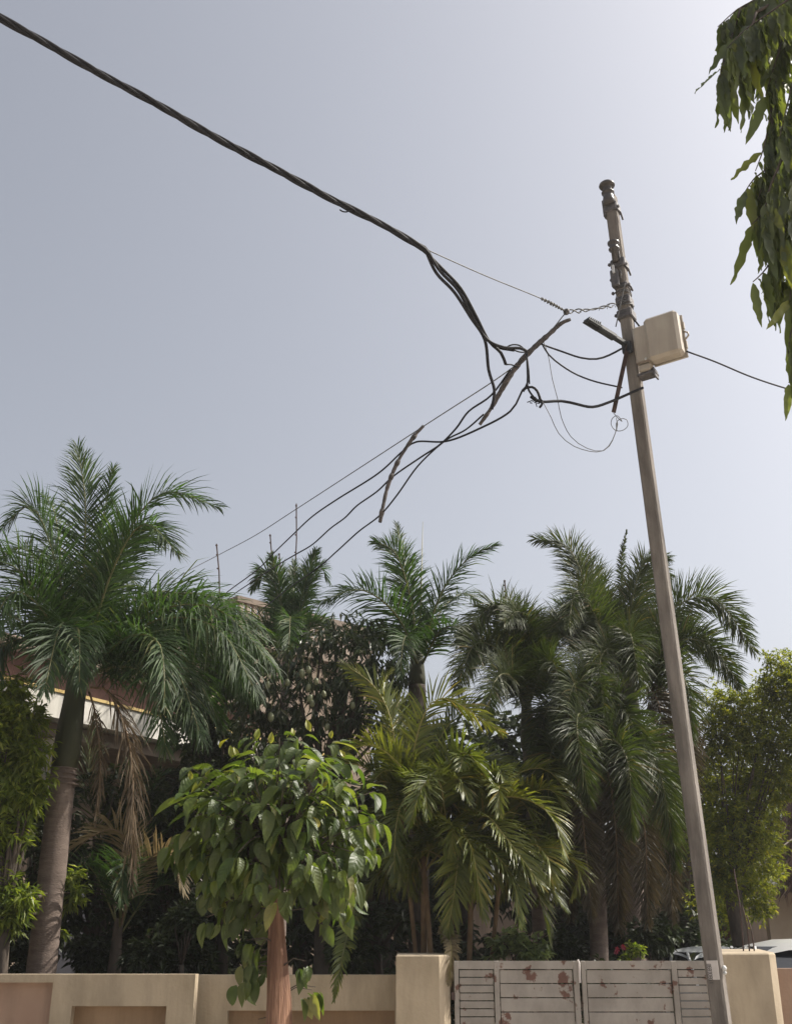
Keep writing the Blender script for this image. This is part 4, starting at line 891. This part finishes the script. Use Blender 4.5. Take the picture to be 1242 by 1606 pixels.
for i, h in enumerate(hs_):
    a = .060-.006*h/HP; c = .014
    vv += [L2W(x+rng.uniform(-.0008, .0008), y, h) for x, y in ((-a+c, -a), (a-c, -a), (a, -a+c), (a, a-c), (a-c, a), (-a+c, a), (-a, a-c), (-a, -a+c))]
fs = [(i*8+k, i*8+(k+1) % 8, (i+1)*8+(k+1) % 8, (i+1)*8+k) for i in range(24) for k in range(8)] + [tuple(range(24*8, 25*8))]
q.add(vv, fs); q.build('shaft', M['concrete'], pole)
def clamp(py0, py1, grow=.012, mm='steel'):
    h0, h1 = sorted((hpx(py0), hpx(py1))); q = MB(); a = .056+grow
    q.box(L2W(0, 0, (h0+h1)/2), (2*a, 2*a, h1-h0), Rp, bev=.012); return q.build('clamp_band', M[mm], pole)
clamp(322, 336, .012); clamp(410, 424, .016); clamp(448, 456, .010); clamp(468, 482, .014); clamp(489, 503, .018)
def bolts(py, side=-1, ln=.05):
    q = MB(); p = L2W(side*.056, -.03, hpx(py)); q.tube([p, p+xl*side*ln], .009, 6); q.tube([p+xl*side*ln*.55, p+xl*side*ln*.85], .019, 6); q.build('bolt', M['steel'], pole)
for py in (413, 437, 458, 493): bolts(py)
for py in (330, 420, 452): bolts(py, 1, .03)
for (py, drop, mm) in [(336, .10, 'steel'), (424, .09, 'steel'), (452, .06, 'steel')]:     # bent strap ends on the right side
    q = MB(); h = hpx(py); q.tube([L2W(.066, -.05, h), L2W(.085, -.02, h-.03), L2W(.09, .01, h-drop)], .010, 6); q.build('strap_end', M[mm], pole)
q = MB(); h = hpx(442); q.box(L2W(-.035, -.085, h), (.075, .06, .19), Rp, bev=.01); q.build('cable_lug', M['steel'], pole)
q = MB(); q.box(L2W(-.03, -.12, hpx(430)), (.024, .02, .09), Rp, bev=.004); q.build('pale_tag', M['lens'], pole)
q = MB(); q.tube(catmull([L2W(.02, -.09, hpx(432)), L2W(.035, -.1, hpx(436)), L2W(.032, -.1, hpx(441)), L2W(.02, -.09, hpx(444))], .01), .006, 5); q.build('wire_loop', M['wire'], pole)
# pin insulator on top
q = MB(); c = L2W(-.004, -.055, hpx(318)); q.lathe(c, up_, [(.055, -.06), (.058, 0), (.052, .04), (.044, .07), (.062, .078), (.064, .09), (.044, .108), (.042, .15), (.05, .158), (.074, .16), (.08, .172), (.074, .19), (.055, .208), (.03, .218), (.005, .221)], 20); q.build('top_insulator', M['porcelain'], pole, True)
q = MB(); q.box(L2W(-.062, -.03, hpx(328)), (.03, .07, .20), Rp, bev=.008); q.build('insulator_bracket', M['steel'], pole)
# shackle insulator
q = MB(); c = L2W(-.006, -.088, hpx(398)); q.lathe(c, up_, [(.03, -.14), (.03, -.02), (.05, -.01), (.055, .005), (.04, .02), (.042, .05), (.056, .06), (.058, .08), (.03, .09)], 16); q.build('shackle_insulator', M['porcelain'], pole, True)
q = MB(); q.box(L2W(.02, -.062, hpx(404)), (.03, .03, .2), Rp, bev=.005); q.build('insulator_bracket', M['steel'], pole)
# wire wrapped round
q = MB()
for k in range(7):
    h = hpx(466)+rng.uniform(-.14, .06); pts = [L2W(.078*math.cos(a)*(1 if abs(math.cos(a)) < .8 else .9), .078*math.sin(a), h+.025*math.sin(a+k)) for a in [j*.45+k for j in range(15)]]
    q.tube(pts, .005, 4)
q.build('wrapped_wire', M['wire'], pole, True)
q = MB(); q.tube([L2W(.05, -.07, hpx(452)), L2W(0, -.10, hpx(480)), L2W(-.075, -.13, hpx(518))], .006, 5); q.build('stay_wire', M['wire'], pole)
# number plate with upright stencilled characters, reading up the pole
plate_h0, plate_h1 = hpx(1536), hpx(1506)
q = MB(); q.box(L2W(.005, -.062, (plate_h0+plate_h1)/2), (.082, .004, plate_h1-plate_h0), Rp); npl = q.build('number_plate', M['sticker'], pole)
q = MB()
def stroke(x0, x1, h0, h1): q.box(L2W((x0+x1)/2, -.0655, (h0+h1)/2), (max(.003, abs(x1-x0)), .002, max(.003, abs(h1-h0))), Rp)
SEG = {'0': 'abcdef', '1': 'bc', '2': 'abged', '3': 'abgcd', '4': 'fgbc', '5': 'afgcd', '6': 'afgedc', '7': 'abc', '8': 'abcdefg', '9': 'abcdfg'}
def glyph(ch, h, size=.011, wid=.026, x=-.032):
    # character turned a quarter: its width runs down the pole, its height runs across
    for s_ in SEG[ch]:
        X0, X1 = x, x+wid; Xm = (X0+X1)/2; H0, H1 = h, h-size
        {'a': lambda: stroke(X1, X1, H0, H1), 'd': lambda: stroke(X0, X0, H0, H1), 'g': lambda: stroke(Xm, Xm, H0, H1), 'f': lambda: stroke(Xm, X1, H0, H0), 'e': lambda: stroke(X0, Xm, H0, H0),
         'b': lambda: stroke(Xm, X1, H1, H1), 'c': lambda: stroke(X0, Xm, H1, H1)}[s_]()
hh = plate_h1-.024
for ch in '86830861': glyph(ch, hh); hh -= .0165
ink = q.build('stencil_lettering', M['ink'], npl); ink.matrix_parent_inverse = Matrix.Identity(4)
# tie with white tuft on the lit edge
q = MB(); c = L2W(.072, -.02, hpx(1519)); q.lathe(c, xl, [(.004, -.01), (.022, 0), (.02, .014), (.004, .024)], 8); q.lathe(c-up_*.03, xl, [(.003, -.01), (.014, 0), (.012, .012), (.003, .02)], 8); q.build('white_knot', M['lens'], pole, True)

# --- junction box fixed to the pole
jb = thing('junction_box', 'beige electrical junction box fixed to the right of the utility pole', 'electrical box', L2W(.2, -.07, hpx(560)))
hb = hpx(557)
def bx(name, x0, x1, y0, y1, h0, h1, mm, bev, par=jb):
    q = MB(); q.box(L2W((x0+x1)/2, (y0+y1)/2, hb+(h0+h1)/2), (x1-x0, y1-y0, h1-h0), Rp, bev=bev); o = q.build(name, M[mm], par); return o
bx('body', .068, .215, -.14, -.005, -.19, .20, 'box', .02)
bx('base_block', .08, .20, -.13, -.01, -.27, -.195, 'box', .015)
bx('lid', .19, .50, -.175, -.032, -.205, .235, 'box', .028)
bx('back_flange', .2, .516, -.03, -.012, -.208, .238, 'box', .006)
for hh_ in (.12, -.08): bx('hinge', .508, .524, -.04, -.01, hh_-.04, hh_+.04, 'box', .006)
q = MB(); q.tube([L2W(.51, -.03, hb+.06), L2W(.545, -.03, hb+.035), L2W(.548, -.03, hb+.005), L2W(.51, -.03, hb-.03)], .009, 6); q.build('latch', M['box'], jb, True)
bx('seam_strip', .075, .216, -.146, -.139, -.195, -.185, 'rail', 0)
q = MB(); q.lathe(L2W(.165, -.143, hb-.165), -yl, [(.012, -.004), (.012, .004), (.004, .008)], 10); q.build('screw', M['lens'], jb, True)
bx('bracket', .06, .225, -.12, 0, -.305, -.275, 'steel', .006)
bx('bracket', .205, .22, -.12, 0, -.335, -.25, 'steel', .004)

# --- street lamp head on the pole
s0 = L2W(-.01, -.10, hpx(547)); tip = P(918, 501, YP-.35)
sl = thing('street_lamp', 'dark finned street lamp head pointing left from the utility pole', 'street lamp', s0)
dl = (tip-s0); Ls = dl.length; dl.normalize(); sdv = dl.cross(Vector((0, 0, 1))).normalized(); upl = sdv.cross(dl)
Rl = Matrix((dl, sdv, upl)).transposed()
def lb(name, a0, a1, w, u0, u1, mm, bev=.005):
    q = MB(); q.box(s0+dl*Ls*(a0+a1)/2+upl*(u0+u1)/2, (Ls*(a1-a0), w, u1-u0), Rl, bev=bev); return q.build(name, M[mm], sl)
lb('bracket_arm', -.02, .34, .05, -.02, .02, 'lamp'); lb('driver_housing', .28, .70, .075, -.03, .024, 'lamp', .012)
lb('fin_plate', .66, 1.0, .085, -.02, -.006, 'lamp', .004); lb('lens', .62, .95, .04, -.026, -.019, 'black', .002)
for k in range(7): lb('cooling_fin', .70+.043*k, .717+.043*k, .08, -.006, .036-.0028*k, 'lamp', 0)
q = MB(); q.box(L2W(-.01, -.085, hpx(551)), (.09, .05, .12), Rp, bev=.01); q.build('mount', M['lamp'], sl)

# --- rusty flat bar
q = MB(); a = L2W(.005, -.085, hpx(548)); b = P(962, 647, YP-.15); dd = (b-a).normalized(); sx = dd.cross(Vector((0, -1, 0))).normalized(); ny = sx.cross(dd)
q.box((a+b)/2, (.036, .012, (b-a).length), Matrix((sx, ny, dd)).transposed(), bev=.003); q.box((a+b)/2+sx*.018+ny*.014, (.006, .03, (b-a).length-.004), Matrix((sx, ny, dd)).transposed())
tag(q.build('angle_bar', M['rust']), 'rusty dark angle bar hanging slanted across the utility pole', 'bar')

# ------------------------------------------------------------------ cables
def cable(name, label, pts, r, mm='black', group='service wires', n=6, cat='cable', wob=0, step=.06):
    pp = catmull([P(*p) for p in pts], step)
    if wob: pp = [p+Vector((rng.uniform(-wob, wob), rng.uniform(-wob, wob), rng.uniform(-wob, wob))) for p in pp]
    q = MB(); q.tube(pp, r, n); return tag(q.build(name, M[mm], None, True), label, cat, group)
# twisted bundle from top left
path = catmull([P(x, y, Y) for x, y, Y in [(-160, -62, 4.9), (0, 27, 5.3), (120, 95, 5.6), (240, 160, 5.9), (360, 227, 6.2), (480, 291, 6.55), (600, 353, 6.9), (668, 392, 7.15)]], .02)
tb = thing('cable_bundle', 'thick twisted black cable bundle crossing the sky from the top left', 'cable', path[0])
tails = [[(690, 425, 7.3), (718, 455, 7.45), (741, 497, 7.6), (763, 532, 7.7), (790, 545, 7.75), (815, 546, 7.8), (826, 551, 7.82)],
         [(693, 421, 7.3), (722, 452, 7.45), (745, 493, 7.6), (766, 534, 7.72), (785, 553, 7.8), (793, 572, 7.85)],
         [(684, 428, 7.3), (712, 458, 7.45), (738, 498, 7.6), (760, 533, 7.7), (766, 580, 7.8), (775, 612, 7.85), (771, 642, 7.9)],
         [(688, 422, 7.33), (716, 452, 7.5), (744, 496, 7.63), (762, 531, 7.74), (780, 545, 7.8), (806, 550, 7.84)]]
Np = len(path)
for k in range(4):
    pts = []; tw = 0; u = None
    for i, p in enumerate(path):
        T = (path[min(i+1, Np-1)]-path[max(0, i-1)]).normalized()
        u = T.orthogonal().normalized() if u is None else (u-T*u.dot(T)).normalized()
        w = T.cross(u); a = i*.02/.95*2*math.pi*(1+.06*math.sin(i*.01))+k*math.pi/2
        pts.append(p+(u*math.cos(a)+w*math.sin(a))*.0165*(1+.12*math.sin(i*.05+k)))
    tail = catmull([pts[-1]]+[P(*t) for t in tails[k]], .04)
    q = MB(); q.tube(pts[::2]+tail[1:], .0138 if k < 3 else .0095, 7); q.build('strand', M['black'], tb, True)
q = MB(); q.tube(catmull([P(548, 327, 6.75), P(545, 332, 6.73), P(538, 332, 6.73), P(533, 329, 6.73)], .01), .006, 5); q.build('loose_hook', M['black'], tb, True)
# messenger wires
KN = (888, 489, 8.15)
cable('messenger_wire', 'thin steel messenger wire running from the black bundle to the knot beside the pole', [(668, 391, 7.15), (760, 432, 7.6), (850, 469, 8.0), KN], .0052, 'wire')
def twist(name, label, pts, r, off, turns, mm='wire', group='service wires'):
    cv = catmull([P(*p) for p in pts], .015); t = MB()
    for s_ in (0, math.pi):
        u = None; o = []
        for i, p in enumerate(cv):
            T = (cv[min(i+1, len(cv)-1)]-cv[max(0, i-1)]).normalized(); u = T.orthogonal().normalized() if u is None else (u-T*u.dot(T)).normalized(); w = T.cross(u)
            a = s_+turns*2*math.pi*i/len(cv); k = off*(1+.6*math.sin(i*.21))
            o.append(p+u*math.cos(a)*k+w*math.sin(a)*k)
        t.tube(o, r, 5)
    for j in range(7):
        p = cv[rng.randrange(len(cv))]; t.tube([p, p+Vector((rng.uniform(-.03, .03), 0, rng.uniform(-.03, .035)))], .003, 4)
    return tag(t.build(name, M[mm], None, True), label, 'cable', group)
twist('tie_wire', 'twisted tie wire joining the knot to the utility pole', [KN, (905, 488, 8.2), (930, 485, 8.28), (963, 478, 8.38)], .0065, .012, 3)
twist('tie_wire', 'rough wire splice on the messenger wire just left of the knot', [(848, 468, 7.99), (868, 478, 8.07), KN], .007, .008, 5)
q = MB(); q.lathe(P(*KN), (0.3, -1, .4), [(.006, -.035), (.024, -.02), (.03, 0), (.022, .022), (.006, .032)], 8); tag(q.build('wire_knot', M['steel'], None, True), 'dark knot of wire left of the utility pole', 'knot')
cable('support_wire', 'thin straight support wire running from the knot down to the house', [KN, (850, 534, 8.2), (792, 585, 8.4), (665, 668, 9.4), (467, 797, 12.5), (400, 840, 14.2), (340, 872, 16), (285, 902, 18.5), (225, 945, 21.5)], .006, 'wire')
# spreader sticks
def stick(label, pts, r0, r1, seed, mmname='stick'):
    t = thing('spreader_stick', label, 'stick', P(*pts[0]), 'wire spreader sticks'); rn = random.Random(seed)
    pp = catmull([P(*p) for p in pts], .03); n = len(pp); q = MB()
    q.tube(pp, [(r0+(r1-r0)*math.sin(math.pi*min(1, .1+.9*i/n)))*rn.uniform(.85, 1.2) for i in range(n)], 8); q.build('rod', M['stick'], t, True)
    for f in (.12, .42, .58, .93):
        i = int(f*(n-2)); a, b = pp[i], pp[min(i+2, n-1)]; q = MB(); q.tube([a, a.lerp(b, .5), b], [r0*1.25, r0*1.5, r0*1.2], 7); q.build('binding', M['stick'], t, True)
    return t
stick('long dark spreader stick slanting among the wires left of the utility pole', [(894, 501, 8.0), (880, 507, 8.0), (862, 523, 8.0), (828, 554, 8.0), (806, 580, 8.0), (790, 605, 8.0), (770, 640, 8.05), (752, 666, 8.1)], .013, .024, 3)
stick('shorter curved spreader stick hanging from the support wire in mid air', [(664, 668, 9.4), (648, 686, 9.4), (625, 722, 9.4), (609, 760, 9.4), (601, 793, 9.4), (596, 819, 9.4)], .018, .018, 4)
# service wires to the house
cable('service_wire', 'upper wavy service wire from the spreader sticks to the house', [(826, 555, 7.95), (827, 600, 7.95), (819, 612, 7.95), (800, 645, 8.1), (752, 672, 8.4), (700, 692, 8.9), (653, 693, 9.4), (630, 709, 9.5), (591, 744, 10.2), (529, 783, 11.4), (490, 810, 12.3), (460, 838, 13.2), (429, 868, 14.4), (402, 895, 15.8), (348, 936, 18.5), (300, 985, 20.5)], .0095)
cable('service_wire', 'middle wavy service wire from the spreader sticks to the house', [(800, 580, 7.98), (770, 620, 8.05), (735, 645, 8.3), (715, 672, 8.6), (690, 697, 8.9), (660, 717, 9.2), (618, 746, 9.45), (591, 771, 10.1), (560, 793, 10.8), (541, 812, 11.3), (518, 829, 11.8), (490, 854, 12.6), (463, 870, 13.4), (436, 886, 14.4), (392, 915, 16.4), (355, 942, 18.4), (315, 985, 20.5)], .0095)
cable('service_wire', 'lower wavy service wire passing the foot of the curved spreader stick', [(758, 650, 8.1), (730, 674, 8.4), (697, 692, 8.8), (656, 730, 9.1), (623, 776, 9.3), (596, 808, 9.45), (562, 834, 10.2), (529, 864, 11.2), (498, 891, 12.4), (450, 925, 15), (400, 965, 18)], .0085)
# wires between stick and pole
cable('pole_wire', 'upper drooping black wire between the long spreader stick and the pole', [(846, 538, 8.0), (852, 541, 8.0), (880, 551, 8.1), (910, 561, 8.2), (935, 563, 8.25), (955, 557, 8.3), (974, 547, 8.36)], .0095)
cable('pole_wire', 'straight black wire sloping from the long spreader stick to the pole', [(848, 536, 8.0), (860, 556, 8.0), (880, 573, 8.1), (905, 588, 8.2), (935, 599, 8.3), (975, 608, 8.4)], .0075)
cable('pole_wire', 'thick drooping black cable from the taped joint to the bottom of the junction box', [(832, 622, 7.95), (846, 630, 7.95), (880, 629, 8.05), (905, 634, 8.1), (922, 638, 8.15), (937, 637, 8.2), (962, 628, 8.3), (985, 618, 8.36), (1008, 608, 8.38)], .0125)
cable('pole_wire', 'black wire running right from the junction box to the hanging leaves', [(1076, 551, 8.15), (1120, 567, 8.3), (1180, 592, 8.5), (1245, 613, 8.8), (1330, 636, 9.2)], .0085)
cable('pole_wire', 'short black wire from the pole clamp to the top of the junction box', [(988, 494, 8.5), (998, 506, 8.5), (1010, 522, 8.45)], .009)
cable('pole_wire', 'second short black wire entering the top of the junction box', [(992, 514, 8.5), (1003, 520, 8.48), (1014, 528, 8.42)], .009)
cable('loop_wire', 'loose thin grey wire hanging in a deep loop left of the pole', [(852, 535, 8.0), (860, 560, 8.0), (866, 595, 8.02), (874, 625, 8.05), (880, 655, 8.1), (895, 685, 8.1), (920, 703, 8.12), (945, 707, 8.15), (960, 690, 8.18), (967, 668, 8.2), (966, 655, 8.2)], .0032, 'wire')
cable('loop_wire', 'second thin grey wire looping below the taped joint', [(852, 632, 7.95), (864, 655, 8.0), (876, 680, 8.0), (900, 700, 8.05), (935, 709, 8.1), (955, 700, 8.15), (967, 672, 8.2), (968, 662, 8.2)], .0032, 'wire')
cable('loop_wire', 'small curled grey wire coil at the foot of the rusty bar', [(962, 648, 8.3), (969, 656, 8.28), (975, 661, 8.25), (968, 652, 8.25), (960, 656, 8.24), (958, 666, 8.24), (965, 675, 8.24), (976, 675, 8.24), (984, 668, 8.24), (982, 658, 8.24), (972, 657, 8.24), (966, 664, 8.24), (967, 676, 8.22)], .0034, 'wire', step=.02)
# taped joint
tj = MB(); tj.tube(catmull([P(820, 614, 7.95), P(824, 609, 7.94), P(834, 607, 7.93), P(842, 613, 7.92), (P(847, 626, 7.93)), P(850, 633, 7.94), P(846, 639, 7.94)], .02), .0115, 6)
tj.tube(catmull([P(827, 603, 7.95), P(829, 612, 7.93), P(836, 622, 7.92), P(842, 628, 7.92)], .02), .009, 6)
for k in range(12):
    p = P(rng.uniform(834, 848), rng.uniform(624, 634), 7.93); tj.tube([p, p+Vector((rng.uniform(-.06, .04), rng.uniform(-.02, .02), rng.uniform(-.05, .03)))], .0045, 4)
tag(tj.build('taped_joint', M['black'], None, True), 'frayed taped cable joint hanging below the long spreader stick', 'cable joint')
cable('joint_wire', 'pair of thin wires dropping from the long spreader stick to the taped joint', [(826, 556, 7.96), (829, 580, 7.95), (830, 602, 7.95)], .006)
lp = MB(); lp.tube(catmull([P(792, 546, 7.8), P(802, 541, 7.82), P(815, 542, 7.85), P(824, 551, 7.9), P(815, 552, 7.86), P(803, 548, 7.82)], .02), .007, 5)
lp.tube(catmull([P(793, 572, 7.85), P(802, 572, 7.9), P(812, 577, 7.95)], .02), .007, 5)
tag(lp.build('wire_loop', M['black'], None, True), 'small loop of black wire tied to the long spreader stick', 'wire')

# ------------------------------------------------------------------ dusty air
q = MB(); q.box((0, 16, 5.6), (60, 52, 13.2)); hz = tag(q.build('haze', []), kind='stuff')
hm = bpy.data.materials.new('dusty_air'); hm.use_nodes = True; hm.node_tree.nodes.clear()
pv = hm.node_tree.nodes.new('ShaderNodeVolumePrincipled'); pv.inputs['Color'].default_value = (.92, .92, .92, 1); pv.inputs['Density'].default_value = .0009; pv.inputs['Anisotropy'].default_value = .2
ho = hm.node_tree.nodes.new('ShaderNodeOutputMaterial'); hm.node_tree.links.new(pv.outputs[0], ho.inputs['Volume']); hz.data.materials.append(hm)
scene.render.film_transparent = False
scene.cycles.max_bounces = 8; scene.cycles.diffuse_bounces = 4; scene.cycles.transparent_max_bounces = 8
